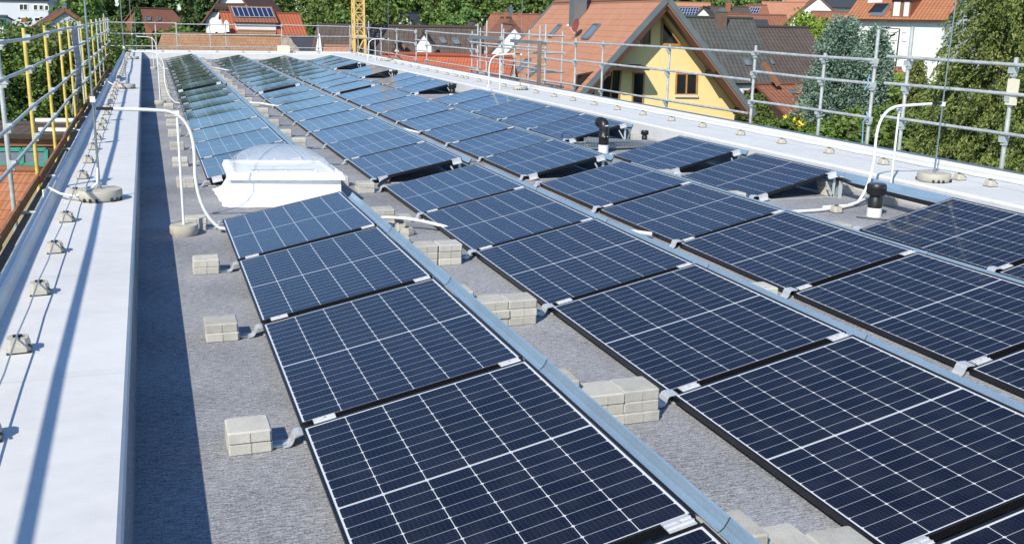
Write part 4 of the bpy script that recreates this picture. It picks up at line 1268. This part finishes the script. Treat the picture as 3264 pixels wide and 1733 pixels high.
tag(obj('stone_gable', m, M['stone'], loc=at(920, 168, 70.5)), 'ruined rubble stone gable at the end of the tan barn', 'wall')
H = house('orange_roof_outbuilding', 'low outbuilding with a pale orange roof behind the tan barn', at(762, 99, 84), at(880, 103, 84), 1.6, .9, 'tantile', 'creamwall', ov=.05, cat='outbuilding')

H = house('red_roof_house', 'red roofed house with solar panels on a white dormer', at(705, 40, 96), at(949, 44, 99), 3.6, 2.15, 'redtile', 'whitewall', ov=.15)
p, n = H['slope']; dn = H['n']
q = [onplane(752, 95, p, n), onplane(880, 97, p, n)]
zt = onplane(752, 46, p, n).z + .25
d0, d1 = q
r0, r1 = Vector((d0.x, d0.y, d0.z + .85)), Vector((d1.x, d1.y, d1.z + .85))
b0, b1 = Vector((d0.x, d0.y, 0)) - dn * 2.6, Vector((d1.x, d1.y, 0)) - dn * 2.6
b0.z = b1.z = r0.z + 1.35
m = MB().face([d0, d1, r1, r0]).face([d0, r0, b0]).face([d1, b1, r1])
dm = obj('dormer', m, M['whitewall'], H['roof'])
e = (d1 - d0).normalized() * .2
sl = [r0 - e + dn * .3 - Z * .15, r1 + e + dn * .3 - Z * .15, b1 + e, b0 - e]
obj('dormer_roof', MB().slab(sl, .12, 0, [(0, 0), (4, 0), (4, 2.8), (0, 2.8)]), M['brownred'], dm)
nn = (sl[1] - sl[0]).cross(sl[2] - sl[1]).normalized()
if nn.z < 0: nn = -nn
lp_ = lambda u, v: sl[0].lerp(sl[1], u).lerp(sl[3].lerp(sl[2], u), v) + nn * .08
m = MB().slab([lp_(.06, .28), lp_(.95, .28), lp_(.95, .86), lp_(.06, .86)], .05)
so = obj('roof_solar_panels', m, M['pvfar'], dm)
g = MB()
for k in range(9): g.bar(lp_(.06 + .89 * k / 8, .28) + nn * .02, lp_(.06 + .89 * k / 8, .86) + nn * .02, .06, .02, up=nn)
for v in (.28, .86): g.bar(lp_(.06, v) + nn * .02, lp_(.95, v) + nn * .02, .06, .02, up=nn)
obj('panel_frames', g, M['alu'], so)
m = MB()
for pr in ([(668, 102), (668, 66), (676, 58), (690, 56), (702, 66), (705, 80), (705, 102)], [(708, 102), (712, 84), (716, 68), (722, 64), (728, 72), (731, 102)]):
    f = [at(x, y, 93) for x, y in pr]; bk = [at(x, y, 93.5) for x, y in pr]
    m.face(f); m.face(bk[::-1])
    for k in range(len(pr)):
        l = (k + 1) % len(pr); m.face([bk[k], bk[l], f[l], f[k]])
tag(obj('arched_wall', m, M['whitewall'], loc=at(690, 102, 93)), 'white garden wall with rounded tops below the chalet', 'wall')
H = house('chalet', 'white chalet with brown roof and dark timber balcony above the red roof', at(738, -52, 112), at(835, -46, 126), 3.6, 4.5, 'brownred', 'whitewall', ov=.6, inset=.5)
for pts in (rect(668 + 12, 20, 694, 38), rect(723, 22, 736, 38), rect(773, 30, 787, 41)):
    window(H, 'gA', pts, 'darkwood', 'pane', .1)
q, n = quad_px(H, 'gA', [(692, 26), (790, 26)], .0)
bal = MB().slab([q[0] + n * 1.0, q[1] + n * 1.0, q[1], q[0]], .15)
bal.bar(q[0] + n * 1.0 + Z * .25, q[1] + n * 1.0 + Z * .25, .06, .5)
obj('balcony', bal, M['darkwood'], H['t'])
H = house('white_block_house', 'white house with small dark windows at the edge above the hedge', at(18, -46, 113), at(172, -42, 113), 2.4, 1.5, 'browntile', 'greywall', ov=.3, inset=.4)
for x0, x1, y0, y1, b in ((62, 88, 14, 33, 2), (107, 120, 16, 33, 1), (125, 138, 17, 33, 1), (143, 155, 18, 34, 1), (110, 128, 57, 68, 1)):
    window(H, 'front', rect(x0, y0, x1, y1), 'whitewall', 'pane', .07, bars=b)
window(H, 'front', rect(67, 56, 92, 74), 'whitewall', 'redwood', .07, label='window with closed red brown shutter')
A = at(-60, 50, 108); B = at(22, 50, 108)
t = house('conservatory', 'white framed conservatory beside the white block house', A, B, 1.5, .4, 'slate', 'whitewall', ov=.05, cat='conservatory')
for x in (2, 10, 18): window(t, 'front', rect(x - 4, 60, x + 3, 84), 'green', 'pane', .06)
H = house('grey_roof_cottage', 'small cottage with grey roof and red verge tiles above the hedge', at(206, 32, 70), at(188, 22, 82), 2.3, 1.55, 'slate', 'greywall', ov=.15, verge='redwood')
chimney(H, 207, 30, 10, 14, 'greymetal', 'slope')
house('dark_barn', 'dark brown timber barn gable at the far corner of the roof', at(397, 115, 60), at(372, 104, 69), 3.6, 3.9, 'browntile', 'darkwood', ov=.3, cat='barn')
H = house('wood_edge_house', 'house with red brown roof half hidden among the trees', at(428, 27, 122), at(545, 31, 127), 3.2, 2.6, 'brownred', 'redwood', ov=.2)
skylight_px(H, rect(466, 53, 480, 66)); skylight_px(H, rect(503, 54, 512, 65))
H = house('slate_house', 'house with slate grey roof and white gable below the wood', at(1284, 40, 120), at(1332, 36, 133), 3.4, 2.1, 'slate', 'whitewall', ov=.3)
window(H, 'gA', rect(1296, 66, 1308, 88), 'whitewall', 'shutter', .08); window(H, 'gA', rect(1316, 74, 1324, 86), 'whitewall', 'pane', .08)
H = house('cream_gable_house', 'narrow cream gabled house with pink chimney among brown roofs', at(1628, 56, 88), at(1598, 44, 100), 2.3, 2.6, 'brownred', 'creamwall', ov=.2)
chimney(H, 1612, 60, 9, 22, 'brick', 'slope')
H = house('white_gable_house', 'house with plain white gable beside the terracotta roof', at(1638, 78, 72), at(1606, 60, 86), 2.4, 2.6, 'brownred', 'whitewall', ov=.1, inset=.2)
H = house('back_brown_house', 'brown roofed house with grey chimney behind the plain white gable', at(1570, 45, 104), at(1730, 51, 102), 3.6, 2.8, 'brownred', 'whitewall', ov=.2)
chimney(H, 1628, 48, 11, 22, 'greymetal'); chimney(H, 1657, 54, 8, 14, 'brick')
house('little_cream_house', 'little cream gabled house in front of the wood', at(1516, 68, 102), at(1500, 62, 110), 1.0, 1.0, 'browntile', 'creamwall', ov=.1)

# --- village roofs above the grey tile roof
H = house('village_house', 'village house with orange roof at the back beside the yellow gable', at(2130, 8, 150), at(2262, 9, 150), 4, 2.2, 'terracotta', 'creamwall', ov=.1)
H = house('village_house', 'village house with blue solar panels covering its roof', at(2166, 24, 112), at(2236, 25, 112), 3.0, 1.25, 'brownred', 'whitewall', ov=.1)
solar_px(H, [(2168, 25), (2229, 25), (2222, 51), (2160, 50)], 7, 3)
house('village_house', 'village house with plain white gable beside the solar roof', at(2243, 22, 104), at(2262, 16, 114), 1.6, 1.6, 'browntile', 'whitewall', ov=.1)
H = house('village_house', 'village house with dull brown roof and chimney above the grey tiles', at(2258, 22, 118), at(2384, 24, 118), 3.6, 1.6, 'browntile', 'whitewall', ov=.1)
chimney(H, 2320, 36, 12, 28, 'brick')
H = house('village_house', 'village house with red roof and a small dark solar field', at(2382, 17, 122), at(2440, 19, 122), 4.0, 2.6, 'brownred', 'creamwall', ov=.2)
solar_px(H, [(2394, 25), (2424, 25), (2416, 44), (2382, 43)], 4, 2)
H = house('village_house', 'village house with wide orange roof and pale ridge line', at(2432, 7, 132), at(2562, 10, 132), 5.0, 2.5, 'terracotta', 'stone', ov=.2)
house('village_house', 'village house with bright white gable near the top edge', at(2610, -12, 126), at(2588, -16, 138), 3.6, 3.0, 'brownred', 'whitewall', ov=.2)
H = house('village_house', 'long white village house under a grey roof', at(2630, -8, 142), at(2790, -6, 142), 3.2, 1.4, 'slate', 'whitewall', ov=.2)
for x in (2692, 2720): window(H, 'front', rect(x, 26, x + 8, 36), 'creamwall', 'shutter', .08)
house('village_house', 'village house with low red brown roof left of the bright tree', at(2322, 47, 98), at(2500, 52, 98), 3.0, 1.5, 'brownred', 'creamwall', ov=.2)
H = house('village_house', 'village house with brown roof behind the blue spruce top', at(2592, 38, 104), at(2740, 42, 102), 4.0, 2.4, 'brownred', 'creamwall', ov=.2)
house('village_house', 'village house with black sheet roof and small chimney', at(2398, 66, 88), at(2442, 67, 88), 1.8, .7, 'slate', 'darkwood', ov=.1)
house('village_house', 'village house with pale roof at the very top between white gables', at(2500, -14, 160), at(2600, -12, 160), 4, 2.4, 'terracotta', 'whitewall', ov=.1)

# --- left, below the scaffold
H = house('flat_timber_shed', 'dark timber building with green framed windows below the hedge', at(-140, 392, 33), at(230, 392, 33), 1.2, .18, 'browntile', 'darkwood', ov=.15, inset=.3, back_w=3.0, cat='shed')
for pts in (rect(-40, 476, 68, 525), rect(72, 476, 148, 525)):
    window(H, 'front', pts, 'green', 'skypane', .12)
q, n = quad_px(H, 'front', [(-120, 445), (215, 445)], .04)
obj('cladding', MB().bar(q[0], q[1], .05, .42), M['redwood'], H['t'])
house('orange_tile_shed', 'low shed with orange tile roof beside the scaffold', at(-230, 536, 26), at(112, 536, 26), 4.6, 2.5, 'orangetile', 'creamwall', ov=.1, cat='shed')
tag(obj('white_pipe', MB().tube([at(115, 384, 31), at(250, 384, 31)], .07, 8), M['white_plastic'], loc=at(180, 384, 31)), 'white pipe lying along the timber building roof edge', 'pipe')
tag(obj('white_gutter', MB().bar(at(125, 412, 31), at(240, 414, 31), .12, .1), M['white_plastic'], loc=at(180, 412, 31)), 'white gutter on the timber building below the pipe', 'gutter')

# --- tower crane
c = at(1143, 140, 60)
t = thing('tower_crane', 'yellow lattice mast of a tower crane behind the far corner', 'crane', (c.x, c.y, GZ))
def lattice(z0, z1, hw, step, ch, br, cross=True):
    m = MB()
    cs = [(c.x + sx * hw, c.y + sy * hw) for sx, sy in ((-1, -1), (1, -1), (1, 1), (-1, 1))]
    for x, y in cs: m.box(x - ch, x + ch, y - ch, y + ch, z0, z1)
    N = int(round((z1 - z0) / step))
    for k in range(N):
        a, b = z0 + (z1 - z0) * k / N, z0 + (z1 - z0) * (k + 1) / N
        for i in range(4):
            p, q_ = cs[i], cs[(i + 1) % 4]
            m.bar((*p, b), (*q_, b), br, br)
            m.bar((*p, a), (*q_, b), br, br)
            if cross: m.bar((*q_, a), (*p, b), br, br)
    return m
obj('mast', lattice(1.0, 6.2, .30, .62, .045, .045), M['crane'], t)
obj('base_section', lattice(GZ, .9, .33, 1.15, .07, .06, False).box(c.x - .42, c.x + .42, c.y - .42, c.y + .42, .80, 1.0), M['crane'], t)

# ------------------------------------------------------------------ trees and shrubs
def leaf_obj(name, cen, size, mat, parent, nrm=None, long=1.6, droop=None, loc=None):
    """many small pointed leaf faces; cen Nx3 (local), nrm optional Nx3 outward bias"""
    N = len(cen)
    d = rng.normal(size=(N, 3))
    if droop is not None: d = d * .45 + droop
    d /= np.linalg.norm(d, axis=1, keepdims=True)
    e = rng.normal(size=(N, 3))
    if nrm is not None: e = np.cross(nrm + e * .55, d)
    else: e = np.cross(e, d)
    e /= np.linalg.norm(e, axis=1, keepdims=True) + 1e-9
    s = (size * (.6 + .8 * rng.random(N)))[:, None]
    a = cen - d * s * long / 2; b = cen + e * s / 2; c_ = cen + d * s * long / 2; f = cen - e * s / 2
    V = np.stack([a, b, c_, f], 1).reshape(-1, 3).astype(np.float32)
    me = bpy.data.meshes.new(name)
    me.vertices.add(4 * N); me.vertices.foreach_set('co', V.ravel())
    me.loops.add(4 * N); me.loops.foreach_set('vertex_index', np.arange(4 * N, dtype=np.int32))
    me.polygons.add(N); me.polygons.foreach_set('loop_start', np.arange(0, 4 * N, 4, dtype=np.int32)); me.polygons.foreach_set('loop_total', np.full(N, 4, dtype=np.int32))
    me.materials.append(mat)
    me.update(calc_edges=True)
    o = bpy.data.objects.new(name, me); COL.objects.link(o)
    if parent is not None: o.parent = parent
    if loc is not None: o.location = loc
    return o
def trunk_obj(h, r, parent, limbs=6, spread=.5, lean=0):
    m = MB()
    m.tube([(0, 0, 0), (random.gauss(0, .02 * h), random.gauss(0, .02 * h), h * .5), (random.gauss(0, .04 * h), random.gauss(0, .04 * h), h)], r, 8, r1=r * .25)
    for k in range(limbs):
        a = random.random() * 6.28; z = h * (.3 + .5 * random.random()); l = h * spread * (.5 + .5 * random.random())
        m.tube([(0, 0, z), (math.cos(a) * l * .5, math.sin(a) * l * .5, z + l * .35), (math.cos(a) * l, math.sin(a) * l, z + l * .55)], r * .4, 6, r1=r * .1)
    return obj('trunk', m, M['bark'], parent, local=True)
def broad_crown(n_clump, per, rx, rz, zc, cl):
    """clumps over an uneven crown; returns centres and outward normals"""
    v = rng.normal(size=(n_clump, 3)); v /= np.linalg.norm(v, axis=1, keepdims=True)
    v[:, 2] = np.where(v[:, 2] < -.55, -v[:, 2] * .5, v[:, 2])
    rad = .62 + .38 * rng.random(n_clump) ** .5
    lob = 1 + .16 * np.sin(3 * np.arctan2(v[:, 1], v[:, 0]) + rng.random() * 6) + .12 * np.sin(5 * v[:, 2] + 4 * v[:, 0] + rng.random() * 6)
    cc = v * (rad * lob)[:, None] * np.array([rx, rx, rz])
    p = np.repeat(cc, per, 0); nn = np.repeat(v, per, 0)
    w = rng.normal(size=p.shape); w /= np.linalg.norm(w, axis=1, keepdims=True)
    p = p + w * (cl * rng.random(len(p)) ** .45)[:, None] * np.array([1, 1, .75])
    p[:, 2] += zc
    return p, nn * .6 + w * .8
def broad_tree(name, h, rx, n, per, leaf, mat, label, loc, group=None, cl=None, cat='tree', low=.25):
    t = thing(name, label, cat, loc, group)
    rz = h * (1 - low) / 2
    p, nn = broad_crown(n, per, rx, rz, h * low + rz, cl or rx * .26)
    p[:, 2] *= h / np.percentile(p[:, 2], 99.7)
    trunk_obj(h * .8, h * .022 + .06, t)
    leaf_obj('crown', p, leaf, M[mat], t, nn)
    return t
def conifer_pts(h, r, tiers, per_tier, z0=.06, droop=.25, taper=1.0):
    P, Nn, D = [], [], []
    for k in range(tiers):
        f = z0 + (1 - z0) * (k / tiers) ** .95
        L = r * (1 - f) ** taper + .03 * r
        nb = max(5, int(per_tier * (1 - f * .75)))
        ph = rng.random() * 6.28
        for b in range(nb):
            a = ph + 6.283 * b / nb + rng.normal() * .22
            l = L * (.72 + .4 * rng.random())
            s = np.sqrt(rng.random(int(26 + 34 * (1 - f)))) * l
            zz = f * h - droop * s * (1.2 - .5 * s / max(l, .01)) + rng.normal(size=len(s)) * .02 * h * .5
            wob = rng.normal(size=len(s)) * .10 * l * (.3 + s / l)
            x = np.cos(a) * s - np.sin(a) * wob; y = np.sin(a) * s + np.cos(a) * wob
            P.append(np.stack([x, y, zz], 1)); D.append(np.tile([np.cos(a) * .8, np.sin(a) * .8, -.5], (len(s), 1)))
    return np.concatenate(P), np.concatenate(D)

# hedge of broad trees behind the left scaffold
protos = []
for k in range(3):
    protos.append(broad_tree('beech_tree', 10.0, 3.4, 900, 46, .115, 'leafB', 'tree', (0, 0, -50), 'broadleaf trees behind the yellow poles', cl=.75, low=.08))
spots = [(-60, 118, 38), (75, 96, 39), (170, 112, 41), (255, 104, 44), (320, 112, 52), (20, 80, 48), (-160, 110, 36), (215, 80, 52), (285, 62, 60)]
hl = ['leafy tree at the photo edge behind the nearest grey scaffold pole', 'leafy tree behind the first two yellow scaffold poles', 'leafy tree behind the middle yellow poles', 'leafy tree behind the hanging grey tarpaulin', 'leafy tree behind the cluster of far yellow poles',
      'leafy tree below the white block house with dark windows', 'leafy tree at the very edge beyond the timber building', 'leafy tree in front of the grey roofed cottage', 'leafy tree between the cottage and the far rods']
for i, (px, py, d) in enumerate(spots):
    top = at(px, py, d)
    sc_ = (top.z - GZ) / 10.0
    src = protos[i % 3]
    o = src if i < 3 else copy_thing(src, (0, 0, 0))
    o.location = (top.x, top.y, GZ); o.rotation_euler = (0, 0, random.random() * 6.28)
    o.scale = (1.0 * max(.8, sc_), 1.0 * max(.8, sc_), sc_)
    o['label'] = hl[i]
# blue spruce
b = at(2668, 300, 52); s = 52 / FPX
t = thing('blue_spruce', 'large round blue spruce in front of the brown roof and white house', 'tree', (b.x, b.y, GZ))
H0 = at(2665, 58, 52).z - GZ
trunk_obj(H0 * .95, .16, t, 4, .1)
P_, D_ = conifer_pts(H0 * 1.0, 2.5, 52, 26, .02, -.10, .36)
Q_ = np.repeat(P_, 2, 0) + rng.normal(size=(2 * len(P_), 3)) * .09
leaf_obj('crown', Q_, .085, M['leafD'], t, None, 1.9, np.repeat(D_, 2, 0) * np.array([1, 1, 0]) + np.array([0, 0, .45]))
for px, py, dd, rr, lab in ((2772, 88, 53.5, 1.7, 'second blue spruce, slightly lower, touching the large one'),):
    b = at(px, 300, dd); hh = at(px, py, dd).z - GZ
    t = thing('blue_spruce', lab, 'tree', (b.x, b.y, GZ))
    trunk_obj(hh * .9, .14, t, 3, .1)
    P_, D_ = conifer_pts(hh, rr, 44, 24, .02, -.10, .36)
    Q_ = np.repeat(P_, 2, 0) + rng.normal(size=(2 * len(P_), 3)) * .09
    leaf_obj('crown', Q_, .085, M['leafD'], t, None, 1.9, np.repeat(D_, 2, 0) * np.array([1, 1, 0]) + np.array([0, 0, .45]))
# big drooping spruces at the right
def spruce(label, px, py_top, d, r, tiers, per, leaf=.10, keep=1.0, low=-.0, mat='leafF'):
    b = at(px, 300, d); zt = at(px, py_top, d).z
    t = thing('spruce_tree', label, 'tree', (b.x, b.y, GZ))
    h = zt - GZ
    m = MB().tube([(0, 0, 0), (0, 0, h * .97)], .22, 8, r1=.03)
    for k in range(70):
        a = random.random() * 6.28; f = .08 + .85 * random.random(); l = r * (1 - f) ** .75 * .85
        m.tube([(0, 0, f * h), (math.cos(a) * l * .5, math.sin(a) * l * .5, f * h - .05 * l), (math.cos(a) * l, math.sin(a) * l, f * h - .28 * l)], .035, 5, r1=.008)
    obj('trunk', m, M['bark'], t, local=True)
    P_, D_ = conifer_pts(h, r, tiers, per, .02, .32, .62)
    k = rng.random(len(P_)) < keep
    P_, D_ = P_[k], D_[k]
    reps = 15                                               # each spray: a drooping twig set with short needles tufts
    tt = rng.random(len(P_) * reps)[:, None]
    dr = D_ * np.array([.55, .55, 0]) + rng.normal(size=D_.shape) * .18 + np.array([0, 0, -.62])
    Q = np.repeat(P_, reps, 0) + np.repeat(dr, reps, 0) * tt * .48 + rng.normal(size=(len(P_) * reps, 3)) * .028
    D2 = np.repeat(dr, reps, 0)
    leaf_obj('crown', Q, leaf, M[mat], t, None, 2.3, D2)
    return t
spruce('tall dark spruce with drooping sprays behind the nearest right rod', 3185, -420, 29, 3.3, 46, 20, .046, .55)
spruce('broad spruce at the edge of the picture on the right', 3440, -300, 26, 3.2, 42, 20, .046, .5)
spruce('lower spruce joining the tall one toward the white house', 3035, 215, 34, 1.5, 30, 16, .048, .5)
spruce('young slim fir with a bare tip before the white house', 2913, 168, 46, 1.05, 24, 12, .05, .5)
# bright tree behind the brown roof
c = at(2560, 110, 82)
broad_tree('bright_tree', c.z - GZ + 1.6, 2.9, 260, 30, .22, 'leafE', 'bright yellow green tree behind the brown roof', (c.x, c.y, GZ), cl=.8, low=.3)
c = at(2640, 130, 78)
broad_tree('bright_tree', c.z - GZ + 1.5, 1.9, 200, 30, .22, 'leafE', 'smaller yellow green tree between brown roof and blue spruce', (c.x, c.y, GZ), cl=.7, low=.3)
# garden shrubs beyond the right parapet
sh = []
for k, mt in enumerate(('leafB', 'leafA', 'leafE')):
    t = thing('garden_shrub', 'shrub', 'shrub', (0, 0, -50), 'garden shrubs beyond the parapet')
    p, nn = broad_crown(130, 26, 1.0, 1.0, .95, .32)
    m = MB()
    for q in range(5): m.tube([(0, 0, 0), (random.gauss(0, .3), random.gauss(0, .3), 1.3)], .03, 5, r1=.01)
    obj('stems', m, M['bark'], t, local=True)
    leaf_obj('foliage', p, .12, M[mt], t, nn)
    sh.append(t)
ss = [(2395, 345, 57, .8, 0, 'shrub climbing between the yellow house corner and scaffold post'), (2400, 395, 54, .9, 0, 'shrub at the yellow house corner, lower one'), (2448, 425, 52, .7, 1, 'shrub in front of the red roofed shed, toward the yellow house'),
      (2512, 432, 51, .5, 0, 'shrub below the shed eave beside the yellow flowers'), (2650, 415, 52, 1.0, 1, 'shrub right of the leaning white door'), (2700, 385, 54, 1.3, 0, 'shrub under the blue spruce'),
      (2760, 350, 60, 1.3, 2, 'bright shrub by the wire fence under the second blue spruce'), (2850, 290, 66, 1.2, 2, 'bright shrub in front of the small white annex'), (2800, 395, 56, 1.4, 0, 'broad shrub below the wire fence'),
      (2880, 380, 54, 1.5, 2, 'tall bright shrub behind the double scaffold post'), (2930, 330, 50, 1.3, 0, 'shrub at the foot of the young fir'), (2730, 430, 50, 1.2, 0, 'low shrub above the parapet below the blue spruce'),
      (2850, 450, 48, 1.3, 1, 'dark low shrub above the parapet by the fallen branch'), (2950, 440, 45, 1.4, 0, 'shrub in front of the lower spruce'), (2606, 442, 50, .8, 0, 'low shrub above the parapet below the white door'),
      (2480, 452, 50, .6, 0, 'low shrub above the parapet below the shed'), (3050, 480, 40, 1.3, 0, 'shrub at the foot of the tall spruce'), (3150, 520, 38, 1.3, 1, 'dark shrub at the foot of the edge spruce')]
for i, (px, py, d, s, k, lab) in enumerate(ss):
    c = at(px, py, d)
    o = sh[k] if sh[k]['label'] == 'shrub' else copy_thing(sh[k], (0, 0, 0))
    o.location = (c.x, c.y, c.z - 1.0 * s); o.rotation_euler = (0, 0, random.random() * 6.3); o.scale = (s * 1.15, s * 1.15, s)
    o['label'] = lab
mb = MB()                                                    # garden slope that carries the shrubs
for i in range(12):
    for j in range(6):
        def gp(a, b_):
            p = at(2280 + 80 * a, 300, 44 + b_ * 6.0); p.z = GZ + .15 + (b_ / 6) * 3.2 * (1 if a < 9 else .8); return p
        mb.face([gp(i, j), gp(i + 1, j), gp(i + 1, j + 1), gp(i, j + 1)], 0, None, True)
tag(obj('garden_terrain', mb, M['grass'], loc=(0, 0, 0)), kind='structure')
t = thing('flower_bush', 'bush with yellow and white flowers below the shed eave', 'bush', at(2527, 405, 50.5))
p, nn = broad_crown(40, 22, .55, .5, .1, .2)
leaf_obj('foliage', p, .10, M['leafA'], t, nn)
p, nn = broad_crown(30, 5, .6, .55, .15, .12)
leaf_obj('blossoms', p, .13, M['flower'], t, nn, 1.0)
# wire mesh fence in the garden
t = thing('wire_fence', 'grey wire mesh fence with thin posts below the blue spruces', 'fence', at(2760, 370, 60))
m = MB()
fp = [at(x, 370, 60) for x in (2666, 2712, 2725, 2812, 2865)]
for p in fp: m.tube([p - Z * 1.2, p + Z * 1.1], .03, 6)
obj('posts', m, M['galv'], t)
m = MB()
for k in range(9): m.tube([fp[0] + Z * (-.9 + .22 * k), fp[-1] + Z * (-.9 + .22 * k)], .008, 4)
for k in range(60): m.tube([fp[0].lerp(fp[-1], k / 59) - Z * .9, fp[0].lerp(fp[-1], k / 59) + Z * .9], .006, 4)
obj('mesh', m, M['galv'], t)
tag(obj('fallen_branch', MB().tube([at(2700, 424, 46), at(2760, 421, 46), at(2850, 422, 47)], .05, 6, r1=.03), M['bark'], loc=at(2760, 421, 46)), 'bare grey branch lying across the shrubs above the parapet', 'branch')

# the wood behind the village
fproto = []
for k in range(5):
    hh = 17 + k
    if k == 4:
        t = thing('forest_fir', 'fir', 'tree', (0, 0, -60), 'trees of the far wood')
        trunk_obj(19, .3, t, 3, .08)
        P_, D_ = conifer_pts(20, 3.6, 30, 16, .05, .2, .8)
        kk = rng.random(len(P_)) < .42
        leaf_obj('crown', P_[kk], .55, M['leafC'], t, None, 1.7, D_[kk])
    else:
        t = broad_tree('forest_tree', hh, 4.4 + .3 * k, 190, 22, .50, 'leafA' if k % 2 else 'leafB', 'tree', (0, 0, -60), 'trees of the far wood', cl=1.25, low=.12)
    fproto.append(t)
used = set()
def forest(px, d, k, s, lab):
    p = at(px, 66, d)
    z = hillz(p.x, p.y)
    o = fproto[k] if k not in used else copy_thing(fproto[k], (0, 0, 0))
    used.add(k)
    o.location = (p.x, p.y, z - .2); o.rotation_euler = (0, 0, random.random() * 6.28); o.scale = (s * 1.05, s * 1.05, s)
    o['label'] = lab
L1 = 'tall tree in the dense green wood behind the village'
n1 = 0
for row, (d, step, s) in enumerate(((146, 118, .74), (172, 108, .86), (200, 100, .96), (226, 84, .94))):
    x = -420
    while x < 3400:
        px = x + random.uniform(-25, 25)
        low = px > 2050 and row == 0
        if not low and not (row == 0 and (660 < px < 860)):
            k = random.choice([0, 1, 2, 3, 4, 0, 1, 2, 4] if px < 1000 else [0, 1, 2, 3])
            forest(px, d + random.uniform(-6, 6), k, s * random.uniform(.82, 1.18) * (1.0 if px < 2050 else .8), L1)
            n1 += 1
        x += step
# single trees in the gaps between roofs
for px, py, d, k, s, lab in ((600, 60, 100, 4, .62, 'dark fir left of the chalet'), (560, 90, 92, 0, .50, 'tree in front of the half hidden red brown roof'), (1000, 60, 105, 1, .60, 'tree right of the red roofed house'), (640, 95, 90, 1, .40, 'low tree beside the white arched wall'),
                             (1090, 55, 110, 0, .62, 'tree behind the crane mast'), (1230, 50, 118, 2, .62, 'tree left of the slate roofed house'), (1430, 60, 125, 3, .66, 'tree right of the slate roofed house'), (1480, 66, 115, 1, .6, 'tree behind the little cream house'),
                             (345, 70, 85, 0, .52, 'tree behind the dark barn'), (250, 40, 95, 2, .62, 'tree right of the grey roofed cottage'), (440, 90, 88, 4, .5, 'fir before the half hidden roof'), (480, 110, 80, 4, .34, 'small blue green fir beside the tan barn'),
                             (1740, 60, 128, 0, .62, 'tree at the end of the terracotta ridge'), (2120, 10, 160, 2, .7, 'tree behind the orange village roof'), (2290, 5, 165, 1, .75, 'tree above the village roofs'), (2420, 0, 170, 0, .75, 'tree above the wide orange roof')):
    p = at(px, 66, d)
    o = copy_thing(fproto[k], (p.x, p.y, GZ), random.random() * 6.28, lab, (s, s, s))
    o['group'] = 'trees between the village houses'
# boundary fill: low green mass between the near yards
mb = MB()
mb.face([(-40, 52, GZ + .02), (60, 52, GZ + .02), (60, 60, GZ + .02), (-40, 60, GZ + .02)])
tag(obj('street', mb, M['asphalt'], loc=(0, 0, 0)), kind='structure')
